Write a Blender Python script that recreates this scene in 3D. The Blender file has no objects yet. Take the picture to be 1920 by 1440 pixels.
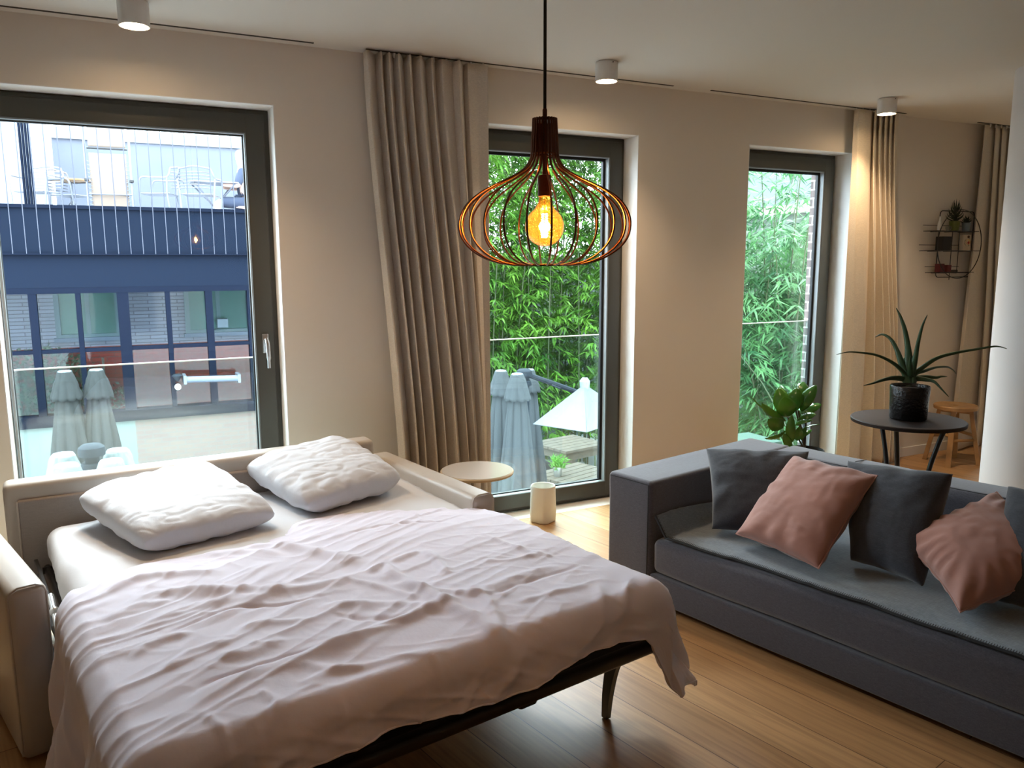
import bpy, bmesh, math, random
from math import sin, cos, pi, radians, tan, sqrt, atan2
from mathutils import Vector, Matrix, noise
random.seed(7)
S = bpy.context.scene
COL = S.collection
# ------------------------------------------------------------ camera
YAW, PITCH, ROLL, FPX, CD, CH = 0.4614463, -0.1519125, -0.0035284, 1478.5, 4.1157, 1.53856
fw = Vector((sin(YAW)*cos(PITCH), cos(YAW)*cos(PITCH), sin(PITCH)))
_r = Vector((cos(YAW), -sin(YAW), 0)); _u = _r.cross(fw)
rt = _r*cos(ROLL) + _u*sin(ROLL); up = -_r*sin(ROLL) + _u*cos(ROLL)
CAM = Vector((0, -CD, CH))
cd = bpy.data.cameras.new('camera'); cam = bpy.data.objects.new('camera', cd); COL.objects.link(cam)
cam.matrix_world = Matrix(((rt.x, up.x, -fw.x, CAM.x), (rt.y, up.y, -fw.y, CAM.y), (rt.z, up.z, -fw.z, CAM.z), (0, 0, 0, 1)))
cd.sensor_width = 36; cd.lens = FPX/1920*36; cd.clip_start = 0.05; cd.clip_end = 200
S.camera = cam
# ------------------------------------------------------------ world, exposure
S.view_settings.view_transform = 'Standard'; S.view_settings.look = 'None'
S.view_settings.gamma = 1; S.view_settings.use_curve_mapping = False
S.view_settings.exposure = 1.5
W = bpy.data.worlds.new('overcast_sky'); S.world = W; W.use_nodes = True
bg = W.node_tree.nodes['Background']; bg.inputs[0].default_value = (0.76, 0.875, 1.0, 1); bg.inputs[1].default_value = 6.5
SPOT_W, BULB_W = 20.0, 1.6
def portal(name, x, y, z, sx, sz, out):
    l = bpy.data.lights.new(name, 'AREA'); l.shape = 'RECTANGLE'; l.size = sx; l.size_y = sz; l.cycles.is_portal = True
    o = bpy.data.objects.new(name, l); COL.objects.link(o); o.location = (x, y, z)
    o.rotation_euler = (radians(-90 if out else 90), 0, 0)      # faces into the room
    return o
for nm, x, w in (('daylight_portal', .135, 1.23), ('daylight_portal', 2.36, 1.12), ('daylight_portal', 4.28, .96), ('daylight_portal', 7.2, 1.2)):
    portal(nm, x, .38, 1.15, w, 2.3, True)
def sun():
    l = bpy.data.lights.new('sun', 'SUN'); l.energy = 2.6; l.angle = radians(25); l.color = (.95, .97, 1)
    o = bpy.data.objects.new('sun', l); COL.objects.link(o)
    o.rotation_euler = Vector((-.25, -.62, -.74)).to_track_quat('-Z', 'Y').to_euler()
sun()

# ------------------------------------------------------------ measuring helpers (pixel ray -> real point)
def ray(px, py): return fw + rt*((px-960)/FPX) + up*((720-py)/FPX)
def onZ(px, py, z): d = ray(px, py); return CAM + d*((z-CAM.z)/d.z)
def onY(px, py, y=0.): d = ray(px, py); return CAM + d*((y-CAM.y)/d.y)
def onD(px, py, D): return CAM + ray(px, py)*D
def onPl(px, py, P, n): d = ray(px, py); return CAM + d*((P-CAM).dot(n)/d.dot(n))

# ------------------------------------------------------------ materials
MATS = {}
def mat(name, col, rough=.6, metal=0., spec=.5, bump=None, var=None, sheen=0., emit=None, trans=0., coat=0., sub=0.):
    if name in MATS: return MATS[name]
    m = bpy.data.materials.new(name); m.use_nodes = True; MATS[name] = m
    n = m.node_tree.nodes; l = m.node_tree.links; b = n['Principled BSDF']
    b.inputs['Base Color'].default_value = (*col, 1); b.inputs['Roughness'].default_value = rough
    b.inputs['Metallic'].default_value = metal; b.inputs['Specular IOR Level'].default_value = spec
    b.inputs['Sheen Weight'].default_value = sheen; b.inputs['Coat Weight'].default_value = coat
    if trans: b.inputs['Transmission Weight'].default_value = trans
    if emit: b.inputs['Emission Color'].default_value = (*emit[0], 1); b.inputs['Emission Strength'].default_value = emit[1]
    tc = n.new('ShaderNodeTexCoord')
    if bump:
        t = n.new('ShaderNodeTexNoise'); t.inputs['Scale'].default_value = bump[0]; t.inputs['Detail'].default_value = 4
        l.new(tc.outputs['Object'], t.inputs['Vector'])
        bp = n.new('ShaderNodeBump'); bp.inputs['Strength'].default_value = bump[1]; bp.inputs['Distance'].default_value = bump[2]
        l.new(t.outputs['Fac'], bp.inputs['Height']); l.new(bp.outputs['Normal'], b.inputs['Normal'])
    if var:      # (scale, amount): slight mottling of the material's own colour
        t = n.new('ShaderNodeTexNoise'); t.inputs['Scale'].default_value = var[0]; t.inputs['Detail'].default_value = 5
        l.new(tc.outputs['Object'], t.inputs['Vector'])
        r = n.new('ShaderNodeValToRGB'); a = var[1]
        r.color_ramp.elements[0].position = .3; r.color_ramp.elements[1].position = .7
        r.color_ramp.elements[0].color = (*[c*(1-a) for c in col], 1); r.color_ramp.elements[1].color = (*[min(1, c*(1+a)) for c in col], 1)
        l.new(t.outputs['Fac'], r.inputs['Fac']); l.new(r.outputs['Color'], b.inputs['Base Color'])
    return m
def weave(name, col, scale, a=.12, rough=.85, sheen=.3, bd=.0006):
    """woven cloth: two crossed wave textures for threads"""
    m = mat(name, col, rough=rough, sheen=sheen, spec=.3)
    n = m.node_tree.nodes; l = m.node_tree.links; b = n['Principled BSDF']; tc = n['Texture Coordinate']
    mx = n.new('ShaderNodeMath'); mx.operation = 'MULTIPLY'
    for i, d in enumerate(('X', 'Y')):
        w = n.new('ShaderNodeTexNoise'); mp = n.new('ShaderNodeMapping')
        mp.inputs['Scale'].default_value = (scale, scale*.12, scale) if i else (scale*.12, scale, scale)
        w.inputs['Scale'].default_value = 1; w.inputs['Detail'].default_value = 2
        l.new(tc.outputs['Object'], mp.inputs[0]); l.new(mp.outputs[0], w.inputs['Vector']); l.new(w.outputs['Fac'], mx.inputs[i])
    r = n.new('ShaderNodeValToRGB'); r.color_ramp.elements[0].position = .12; r.color_ramp.elements[1].position = .42
    r.color_ramp.elements[0].color = (*[c*(1-a) for c in col], 1); r.color_ramp.elements[1].color = (*[min(1, c*(1+a)) for c in col], 1)
    l.new(mx.outputs[0], r.inputs['Fac']); l.new(r.outputs['Color'], b.inputs['Base Color'])
    bp = n.new('ShaderNodeBump'); bp.inputs['Strength'].default_value = .5; bp.inputs['Distance'].default_value = bd
    l.new(mx.outputs[0], bp.inputs['Height']); l.new(bp.outputs['Normal'], b.inputs['Normal'])
    return m
def glass(name, tint, refl=1.6, haze=0., hcol=(.75, .85, .85)):
    m = bpy.data.materials.new(name); m.use_nodes = True; n = m.node_tree.nodes; l = m.node_tree.links
    n.clear(); out = n.new('ShaderNodeOutputMaterial'); tr = n.new('ShaderNodeBsdfTransparent'); tr.inputs[0].default_value = (*tint, 1)
    gl = n.new('ShaderNodeBsdfGlossy'); gl.inputs['Roughness'].default_value = .01
    fr = n.new('ShaderNodeFresnel'); ge = n.new('ShaderNodeNewGeometry'); im = n.new('ShaderNodeMath'); im.operation = 'MULTIPLY_ADD'
    im.inputs[1].default_value = 1/1.45-1.45; im.inputs[2].default_value = 1.45      # same reflectance on both faces of the sheet
    l.new(ge.outputs['Backfacing'], im.inputs[0]); l.new(im.outputs[0], fr.inputs[0])
    mu = n.new('ShaderNodeMath'); mu.operation = 'MULTIPLY'; mu.inputs[1].default_value = refl; mu.use_clamp = True
    mx = n.new('ShaderNodeMixShader'); l.new(fr.outputs[0], mu.inputs[0]); l.new(mu.outputs[0], mx.inputs[0])
    src = tr
    if haze:
        df = n.new('ShaderNodeBsdfTranslucent' if hcol[2] < .4 else 'ShaderNodeBsdfDiffuse'); df.inputs[0].default_value = (*hcol, 1); mh = n.new('ShaderNodeMixShader')
        mh.inputs[0].default_value = haze; l.new(tr.outputs[0], mh.inputs[1]); l.new(df.outputs[0], mh.inputs[2]); src = mh
    l.new(src.outputs[0], mx.inputs[1]); l.new(gl.outputs[0], mx.inputs[2]); l.new(mx.outputs[0], out.inputs[0])
    MATS[name] = m; return m
def wood_floor():
    m = mat('oak_planks', (.5, .3, .15), rough=.38, spec=.4); n = m.node_tree.nodes; l = m.node_tree.links; b = n['Principled BSDF']
    tc = n['Texture Coordinate']; mp = n.new('ShaderNodeMapping'); mp.inputs['Rotation'].default_value = (0, 0, radians(78))
    l.new(tc.outputs['Object'], mp.inputs[0])
    br = n.new('ShaderNodeTexBrick'); br.offset = .37; br.inputs['Scale'].default_value = 1; br.inputs['Mortar Size'].default_value = .0016
    br.inputs['Brick Width'].default_value = 1.9; br.inputs['Row Height'].default_value = .178; br.inputs['Bias'].default_value = 0
    br.inputs['Color1'].default_value = (.44, .245, .105, 1); br.inputs['Color2'].default_value = (.60, .365, .175, 1); br.inputs['Mortar'].default_value = (.14, .07, .03, 1)
    l.new(mp.outputs[0], br.inputs['Vector'])
    mp2 = n.new('ShaderNodeMapping'); mp2.inputs['Scale'].default_value = (1.6, 26, 1); l.new(mp.outputs[0], mp2.inputs[0])
    g = n.new('ShaderNodeTexNoise'); g.inputs['Scale'].default_value = 1.3; g.inputs['Detail'].default_value = 7; g.inputs['Distortion'].default_value = 1.2
    l.new(mp2.outputs[0], g.inputs['Vector'])
    r = n.new('ShaderNodeValToRGB'); r.color_ramp.elements[0].color = (.78, .74, .7, 1); r.color_ramp.elements[1].color = (1.08, 1.06, 1.03, 1)
    r.color_ramp.elements[0].position = .3; r.color_ramp.elements[1].position = .65; l.new(g.outputs['Fac'], r.inputs['Fac'])
    mx = n.new('ShaderNodeMix'); mx.data_type = 'RGBA'; mx.blend_type = 'MULTIPLY'; mx.inputs['Factor'].default_value = 1
    l.new(br.outputs['Color'], mx.inputs['A']); l.new(r.outputs['Color'], mx.inputs['B']); l.new(mx.outputs['Result'], b.inputs['Base Color'])
    bp = n.new('ShaderNodeBump'); bp.inputs['Strength'].default_value = .4; bp.inputs['Distance'].default_value = .001; bp.invert = True
    l.new(br.outputs['Fac'], bp.inputs['Height']); l.new(bp.outputs['Normal'], b.inputs['Normal'])
    return m
def brick(name, c1, c2, mortar, bw=.22, rh=.065, ms=.006, coord='xz'):
    m = mat(name, c1, rough=.9); n = m.node_tree.nodes; l = m.node_tree.links; b = n['Principled BSDF']; tc = n['Texture Coordinate']
    sp = n.new('ShaderNodeSeparateXYZ'); cb = n.new('ShaderNodeCombineXYZ'); l.new(tc.outputs['Object'], sp.inputs[0])
    l.new(sp.outputs['X' if coord == 'xz' else 'Y'], cb.inputs['X']); l.new(sp.outputs['Z'], cb.inputs['Y'])
    br = n.new('ShaderNodeTexBrick'); br.inputs['Scale'].default_value = 1; br.inputs['Brick Width'].default_value = bw; br.inputs['Row Height'].default_value = rh
    br.inputs['Mortar Size'].default_value = ms; br.inputs['Color1'].default_value = (*c1, 1); br.inputs['Color2'].default_value = (*c2, 1); br.inputs['Mortar'].default_value = (*mortar, 1)
    l.new(cb.outputs[0], br.inputs['Vector']); l.new(br.outputs['Color'], b.inputs['Base Color']); return m
def leafmat(name, c1, c2, trans=.45, rough=.45):
    m = bpy.data.materials.new(name); m.use_nodes = True; MATS[name] = m
    n = m.node_tree.nodes; l = m.node_tree.links; b = n['Principled BSDF']; out = n['Material Output']
    g = n.new('ShaderNodeTexNoise'); g.inputs['Scale'].default_value = 2.2; g.inputs['Detail'].default_value = 6; tc = n.new('ShaderNodeTexCoord'); l.new(tc.outputs['Object'], g.inputs['Vector'])
    r = n.new('ShaderNodeValToRGB'); r.color_ramp.elements[0].position = .36; r.color_ramp.elements[1].position = .64
    r.color_ramp.elements[0].color = (*c1, 1); r.color_ramp.elements[1].color = (*c2, 1)
    l.new(g.outputs['Fac'], r.inputs['Fac']); l.new(r.outputs['Color'], b.inputs['Base Color']); b.inputs['Roughness'].default_value = rough
    t = n.new('ShaderNodeBsdfTranslucent'); l.new(r.outputs['Color'], t.inputs[0]); mx = n.new('ShaderNodeMixShader'); mx.inputs[0].default_value = trans
    l.new(b.outputs[0], mx.inputs[1]); l.new(t.outputs[0], mx.inputs[2]); l.new(mx.outputs[0], out.inputs[0]); return m

M_wall = mat('wall_paint', (.80, .735, .655), rough=.9, bump=(220, .12, .0006), spec=.2)
M_reveal = mat('white_plaster', (.88, .875, .86), rough=.85, spec=.2)
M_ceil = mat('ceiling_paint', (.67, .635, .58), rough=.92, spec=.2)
M_floor = wood_floor()
M_frame = mat('dark_aluminium', (.062, .062, .053), rough=.38, metal=.0, spec=.5)
M_gasket = mat('rubber_gasket', (.008, .008, .009), rough=.5)
M_bead = mat('grey_bead', (.30, .32, .33), rough=.4)
M_chrome = mat('satin_steel', (.62, .63, .64), rough=.3, metal=1)
M_winglass = glass('window_glass', (.93, .96, .95), 1.5)
M_balglass = glass('balustrade_glass', (.87, .94, .92), 1.5, haze=.003)
M_glassedge = mat('glass_edge', (.85, .80, .72), rough=.3)
M_curtain = weave('linen_curtain', (.66, .60, .52), 260, .10, .9, .25)
M_curtain2 = weave('warm_linen_curtain', (.72, .63, .50), 260, .10, .9, .25)
M_slot_shade = mat('track_groove_shade', (.04, .035, .03), rough=.9)
M_white = mat('white_lacquer', (.72, .71, .69), rough=.5)
M_beige = mat('beige_leatherette', (.53, .475, .415), rough=.42, bump=(420, .25, .0006), spec=.45, var=(6, .03))
M_beige2 = weave('beige_panel_fabric', (.33, .29, .265), 240, .06, .8, .2)
M_sheet = mat('white_sheet', (.69, .69, .71), rough=.8, sheen=.2, bump=(60, .25, .002))
M_pillow = mat('pillowcase_cotton', (.64, .65, .69), rough=.75, sheen=.2, bump=(38, .35, .003))
M_duvet = mat('lilac_white_cotton', (.83, .80, .92), rough=.8, sheen=.25, bump=(46, .35, .0025))
M_black = mat('black_metal', (.012, .012, .013), rough=.35, spec=.5)
M_darkmetal = mat('dark_tube', (.03, .028, .026), rough=.3, metal=.4)
M_grey = weave('charcoal_sofa_fabric', (.092, .095, .120), 300, .22, .9, .6)
M_greyseat = weave('slate_blue_seat_cover', (.18, .22, .255), 300, .22, .85, .5)
M_greycush = weave('anthracite_cushion', (.048, .053, .066), 260, .18, .9, .35)
M_pink = mat('dusty_pink_velvet', (.44, .215, .17), rough=.8, sheen=.45, bump=(30, .2, .004), var=(5, .08))
M_seam = mat('seam_thread', (.03, .035, .04), rough=.9)
M_copper = mat('brushed_copper_brown', (.16, .06, .035), rough=.32, metal=.85)
M_coppertube = mat('copper_brown_tube', (.10, .035, .022), rough=.4, metal=.4)
M_cord = mat('black_cord', (.012, .012, .012), rough=.6)
M_amber = glass('amber_bulb_glass', (1.0, .66, .22), 2.2, .022, (1, .55, .12))
M_fil = mat('glowing_filament', (1, .5, .1), emit=((1, .46, .09), 150))
M_led = mat('lamp_lens', (1, .8, .6), emit=((1, .72, .42), 30))
M_ceramic = mat('cream_ceramic', (.80, .77, .70), rough=.55, bump=(50, .2, .002))
M_tabletop = mat('glossy_table_top', (.62, .56, .50), rough=.12, coat=.5)
M_tableedge = mat('wood_rim', (.55, .42, .26), rough=.4)
M_bistro = mat('brown_black_metal_top', (.022, .015, .013), rough=.5, spec=.3)
M_pot = mat('black_glazed_pot', (.006, .006, .007), rough=.25, bump=(70, 1.0, .006))
M_soil = mat('potting_soil', (.03, .02, .012), rough=1, bump=(80, 1, .01))
M_aloe = mat('aloe_green', (.035, .075, .036), rough=.45, spec=.4, var=(9, .25))
M_rubber = leafmat('rubber_plant_leaf', (.02, .10, .02), (.10, .26, .03), .35, .18)
M_stoolwood = mat('honey_wood', (.42, .24, .10), rough=.45, var=(12, .2))
M_column = mat('column_plaster', (.66, .64, .63), rough=.9, spec=.2)

# ------------------------------------------------------------ mesh helpers
def link(name, me, m, parent=None, smooth=True):
    ob = bpy.data.objects.new(name, me); COL.objects.link(ob)
    for x in (m if isinstance(m, (list, tuple)) else [m]): me.materials.append(x)
    if smooth: me.polygons.foreach_set('use_smooth', [True]*len(me.polygons))
    if parent: ob.parent = parent; ob.matrix_parent_inverse = parent_inv(parent)
    return ob
def parent_inv(p):
    M = Matrix.Identity(4); q = p; ch = []
    while q: ch.append(q); q = q.parent
    for q in reversed(ch):
        M = M @ (q.matrix_parent_inverse if q.parent else Matrix.Identity(4)) @ Matrix.LocRotScale(q.location, q.rotation_euler, q.scale)
    return M.inverted()
def build(name, vs, fs, m, parent=None, smooth=True):
    me = bpy.data.meshes.new(name); me.from_pydata([tuple(v) for v in vs], [], fs); me.update()
    return link(name, me, m, parent, smooth)
class MB:
    def __init__(s): s.v = []; s.f = []
    def add(s, vs, fs):
        o = len(s.v); s.v += [Vector(v) for v in vs]; s.f += [tuple(i+o for i in f) for f in fs]; return s
    def box(s, x0, x1, y0, y1, z0, z1, M=None, bev=0., seg=2):
        bm = bmesh.new(); bmesh.ops.create_cube(bm, size=1)
        for v in bm.verts: v.co = Vector((x0+(v.co.x+.5)*(x1-x0), y0+(v.co.y+.5)*(y1-y0), z0+(v.co.z+.5)*(z1-z0)))
        if bev: bmesh.ops.bevel(bm, geom=bm.edges[:], offset=bev, segments=seg, affect='EDGES', profile=.5)
        vs = [M @ v.co if M else v.co.copy() for v in bm.verts]; bm.verts.index_update()
        fs = [[v.index for v in f.verts] for f in bm.faces]; bm.free(); return s.add(vs, fs)
    def tube(s, pts, r, n=8, cap=True, close=False):
        pts = [Vector(p) for p in pts]; rs = r if isinstance(r, (list, tuple)) else [r]*len(pts)
        rings = []; prev = None; L = len(pts)
        for i, p in enumerate(pts):
            if close: t = pts[(i+1) % L]-pts[i-1]
            else: t = (pts[min(i+1, L-1)]-pts[max(i-1, 0)])
            t.normalize()
            if prev is None: a = Vector((0, 0, 1)) if abs(t.z) < .9 else Vector((1, 0, 0)); nx = t.cross(a).normalized()
            else: nx = (prev-t*prev.dot(t)).normalized()
            prev = nx; ny = t.cross(nx)
            rings.append([p+(nx*cos(2*pi*k/n)+ny*sin(2*pi*k/n))*rs[i] for k in range(n)])
        vs = [v for R in rings for v in R]; fs = []
        for i in range(L if close else L-1):
            j = (i+1) % L
            for k in range(n): fs.append((i*n+k, i*n+(k+1) % n, j*n+(k+1) % n, j*n+k))
        if cap and not close: fs += [tuple(reversed(range(n))), tuple((L-1)*n+k for k in range(n))]
        return s.add(vs, fs)
    def lathe(s, prof, c=(0, 0, 0), n=32, M=None):
        c = Vector(c); vs = []; fs = []
        for r, z in prof:
            for k in range(n):
                v = Vector((r*cos(2*pi*k/n), r*sin(2*pi*k/n), z)); vs.append((M @ v if M else v)+c)
        for i in range(len(prof)-1):
            for k in range(n): fs.append((i*n+k, i*n+(k+1) % n, (i+1)*n+(k+1) % n, (i+1)*n+k))
        fs.append(tuple(reversed(range(n)))); fs.append(tuple((len(prof)-1)*n+k for k in range(n)))
        return s.add(vs, fs)
    def sphere(s, c, r, n=12, sc=(1, 1, 1)):
        prof = [(max(.0005, sin(pi*i/n))*r, -cos(pi*i/n)*r*sc[2]) for i in range(n+1)]
        return s.lathe(prof, c, n*2)
    def go(s, name, m, parent=None, smooth=False): return build(name, s.v, s.f, m, parent, smooth)
def sm(o, ang=40):
    o.data.polygons.foreach_set('use_smooth', [True]*len(o.data.polygons))
    try: o.data.set_sharp_from_angle(angle=radians(ang))
    except Exception: pass
    return o
def tag(o, label, cat, group=None, kind=None):
    if label: o['label'] = label
    if cat: o['category'] = cat
    if group: o['group'] = group
    if kind: o['kind'] = kind
    return o
def thing(name, label, cat, loc=(0, 0, 0), rz=0, group=None):
    o = bpy.data.objects.new(name, None); COL.objects.link(o); o.location = loc; o.rotation_euler = (0, 0, rz); o.empty_display_size = .1
    return tag(o, label, cat, group)
def struct(o, label=None): o['kind'] = 'structure'; o['label'] = label or o.name; return o
def copy_tree(o, parent=None):
    c = o.copy(); COL.objects.link(c); c.parent = parent
    for ch in o.children: copy_tree(ch, c)
    return c
def cubic(P, n=8):
    """Catmull-Rom through points"""
    P = [Vector(p) for p in P]; Q = [P[0]*2-P[1]]+P+[P[-1]*2-P[-2]]; out = []
    for i in range(1, len(Q)-2):
        for k in range(n):
            t = k/n; a, b, c, d = Q[i-1:i+3]
            out.append(.5*((2*b)+(-a+c)*t+(2*a-5*b+4*c-d)*t*t+(-a+3*b-3*c+d)*t**3))
    return out+[P[-1]]
def sstep(a, b, x):
    t = max(0, min(1, (x-a)/(b-a))) if a != b else float(x >= b); return t*t*(3-2*t)
def N(x, y, z=0.): return noise.noise(Vector((x, y, z)))

def rbox(x0, x1, y0, y1, z0, z1, r, step=.04, disp=None):
    """finely meshed box with rounded edges; disp(p, n) returns an offset along the normal"""
    lo, hi = Vector((x0, y0, z0)), Vector((x1, y1, z1)); key = {}; vs = []; fs = []
    def ticks(a, b):
        L = b-a; k = max(2, int((L-2*r)/step)); inner = [a+r+(L-2*r)*i/k for i in range(k+1)]
        q = [0, .22, .5, .78]
        return [a+r*t for t in q]+inner+[b-r*t for t in reversed(q)]
    T = [ticks(lo[i], hi[i]) for i in range(3)]
    def vert(p):
        k = (round(p.x, 5), round(p.y, 5), round(p.z, 5))
        if k in key: return key[k]
        c = Vector([max(lo[i]+r, min(hi[i]-r, p[i])) for i in range(3)]); n = (p-c).normalized(); q = c+n*r
        if disp: q = q+n*disp(q, n)
        key[k] = len(vs); vs.append(q); return key[k]
    for ax in range(3):
        a, b = (ax+1) % 3, (ax+2) % 3
        for s, w in ((0, lo[ax]), (1, hi[ax])):
            for i in range(len(T[a])-1):
                for j in range(len(T[b])-1):
                    q = []
                    for (u_, v_) in ((i, j), (i+1, j), (i+1, j+1), (i, j+1)):
                        p = [0, 0, 0]; p[ax] = w; p[a] = T[a][u_]; p[b] = T[b][v_]; q.append(vert(Vector(p)))
                    fs.append(tuple(q) if s else tuple(reversed(q)))
    return vs, fs

# ------------------------------------------------------------ room shell
X0, X1, YB, H = -3.2, 9.0, -7.2, 2.6
OPEN = [(-.48, .75), (1.80, 2.917), (3.80, 4.77), (6.6, 7.8)]; TOP = 2.309; TH = .36
b = MB(); xs = X0-.3
for a, c_ in OPEN: b.box(xs, a, .0, TH, -.3, H+.2); xs = c_
b.box(xs, X1+.3, 0, TH, -.3, H+.2)
for a, c_ in OPEN:
    b.box(a-.0005, c_+.0005, 0.0, TH, TOP, H+.2); b.box(a-.0005, c_+.0005, .0, TH, -.3, -.001)
struct(b.go('wall_front', [M_wall]), 'warm white plaster wall with the tall windows')
# bright plaster linings of the window openings
for i, (a, c_) in enumerate(OPEN):
    l = MB(); t = .004
    l.box(c_-t, c_, -.0004, .25, .0, TOP); l.box(a, a+t, -.0004, .25, .0, TOP); l.box(a, c_, -.0004, .25, TOP-t, TOP)
    struct(l.go('trim_%d' % (i+1), M_reveal), 'smooth white plaster lining of window opening')
M_brickdark = brick('dark_exterior_brick', (.10, .075, .07), (.16, .12, .11), (.45, .43, .40), coord='yz')
jm = MB()
for a, c_ in OPEN[:3]: jm.box(c_-.01, c_+.0, .252, TH+.001, -.2, TOP)
struct(jm.go('trim_9', M_brickdark), 'dark brick outer jambs')
struct(MB().box(X0-.3, X1+.3, YB-.3, .0, -.2, 0).go('floor', M_floor), 'oak plank floor')
struct(MB().box(X0-.3, X1+.3, YB-.3, TH, H, H+.2).go('ceiling', M_ceil), 'smooth off-white ceiling')
struct(MB().box(X0-.3, X0, YB, 0, 0, H).go('wall_left', M_wall)); struct(MB().box(X1, X1+.3, YB, 0, 0, H).go('wall_right', M_wall))
b = MB(); xs = X0
for cx in (): b.box(xs, cx-.7, YB-.3, YB, 0, H); b.box(cx-.7, cx+.7, YB-.3, YB, 0, .2); b.box(cx-.7, cx+.7, YB-.3, YB, 2.4, H); xs = cx+.7
b.box(xs, X1, YB-.3, YB, 0, H); struct(b.go('wall_back', M_wall))
b = MB()
segs = [(X0, -.48), (.75, 1.80), (2.917, 3.80), (4.77, 6.6), (7.8, X1)]
for a, c_ in segs: b.box(a, c_, -.014, 0, 0, .075, bev=.003)
for a, c_ in OPEN[1:3]: b.box(c_-.014, c_, -.014, .125, 0, .075, bev=.003)
struct(b.go('baseboard_front', M_reveal), 'low white skirting board')
# flat dark strips put the shade of the ceiling curtain-track grooves into colour
for i, (a, c_) in enumerate([(X0, .94), (1.20, 3.11), (3.40, 5.20), (6.02, 8.2)]):
    struct(MB().box(a, c_, -.082, -.068, H-.0025, H+.001).go('trim_%d' % (i+4+1), M_slot_shade), 'flat dark strip on the ceiling drawn as the shade in a curtain track groove')

# ------------------------------------------------------------ windows
def window(idx, a, c_, left_frame=True, tilt=None, handle=False):
    t = bpy.data.objects.new('window_%d' % idx, None); COL.objects.link(t); t.location = ((a+c_)/2, .16, 0); struct(t, 'tall dark framed casement window %d' % idx)
    a2, c2 = a+.004, c_-.004
    def ring(name, x0, x1, z0, z1, w, wb, y0, y1, m, bev=.004, p=t, left=True):
        b = MB()
        if left: b.box(x0, x0+w, y0, y1, z0, z1, bev=bev)
        b.box(x1-w, x1, y0, y1, z0, z1, bev=bev)
        b.box(x0, x1, y0+.0006, y1-.0006, z1-w, z1, bev=bev); b.box(x0, x1, y0+.0006, y1-.0006, z0, z0+wb, bev=bev)
        return b.go(name, m, p)
    lf = left_frame; xl = a2 if lf else a2-.14
    ring('outer_frame', xl, c2, 0.001, TOP-.005, .036, .03, .150, .215, M_frame, left=lf)
    sash = ring('sash_frame', xl+.026, c2-.026, .024, TOP-.030, .094, .092, .128, .200, M_frame, left=lf)
    gx0, gx1, gz0, gz1 = xl+.118, c2-.118, .112, TOP-.122
    if not lf: gx0 = a2+.006
    ring('glazing_bead', gx0-.004 if lf else gx0-.0, gx1+.004, gz0-.004, gz1+.004, .010, .010, .134, .170, M_bead, bev=.001, p=sash)
    ring('gasket', gx0, gx1, gz0, gz1, .022 if idx > 1 else .012, .012, .172, .196, M_gasket, bev=.001, p=sash)
    g = MB().box(-(gx1-gx0)/2-.01, (gx1-gx0)/2+.01, -.003, .003, -(gz1-gz0)/2-.01, (gz1-gz0)/2+.01)
    gm = build('glass_pane', g.v, g.f, M_winglass, None, False)
    gm.location = ((gx0+gx1)/2, .180, (gz0+gz1)/2)
    if tilt: gm.rotation_euler = tilt
    gm.parent = t; gm.matrix_parent_inverse = Matrix.Translation(-t.location)
    if handle:
        hx, hz = c2-.072, 1.13
        h = MB().box(hx-.016, hx+.016, .118, .129, hz-.05, hz+.05, bev=.004).go('handle_plate', M_chrome, t)
        hb = MB().tube([(hx, .12, hz+.02), (hx, .085, hz+.02)], .009, 10)
        hb.tube(cubic([(hx, .085, hz+.028), (hx+.004, .078, hz+.0), (hx+.006, .08, hz-.06), (hx+.006, .082, hz-.125)], 5), [.010]*3+[.011]*9+[.008]*4, 10)
        sm(hb.go('handle_lever', M_chrome, t))
    return t
# tilt of the first pane chosen so that its mirror shows the bulb where the photo has it
BD = 1.55
BULB = onD(1021, 425, BD); G = onY(367, 450, .18)
nn = (CAM-G).normalized()+(BULB-G).normalized(); nn.normalize()
ty, tp = atan2(nn.x, -nn.y), math.asin(nn.z)
window(1, *OPEN[0], left_frame=False, tilt=(-tp, 0, ty), handle=True)
window(2, *OPEN[1]); window(3, *OPEN[2]); window(4, *OPEN[3])
for (a, c_), zt, lab in ((OPEN[0], 1.04, 'clear glass balustrade outside the left window behind the sofa bed'), (OPEN[1], 1.068, 'clear glass balustrade outside the middle window beside the curtain'), (OPEN[2], 1.094, 'clear glass balustrade outside the narrow right window')):
    t = thing('glass_balustrade', lab, 'balustrade', ((a+c_)/2, .335, .05))
    MB().box(a+.0, c_-.012, .329, .341, .06, zt-.006).go('glass_panel', M_balglass, t)
    MB().box(a+.0, c_-.012, .327, .343, zt-.006, zt).go('polished_top_edge', M_glassedge, t)
    MB().box(a+.0, c_-.012, .305, .358, .001, .06, bev=.003).go('base_channel', M_frame, t)

# ------------------------------------------------------------ round column
cc = (4.83, -1.49)
struct(sm(MB().lathe([(.35, 0), (.35, H)], (*cc, 0), 64).go('column_right', M_column)), 'thick round white column behind the grey sofa')

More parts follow.
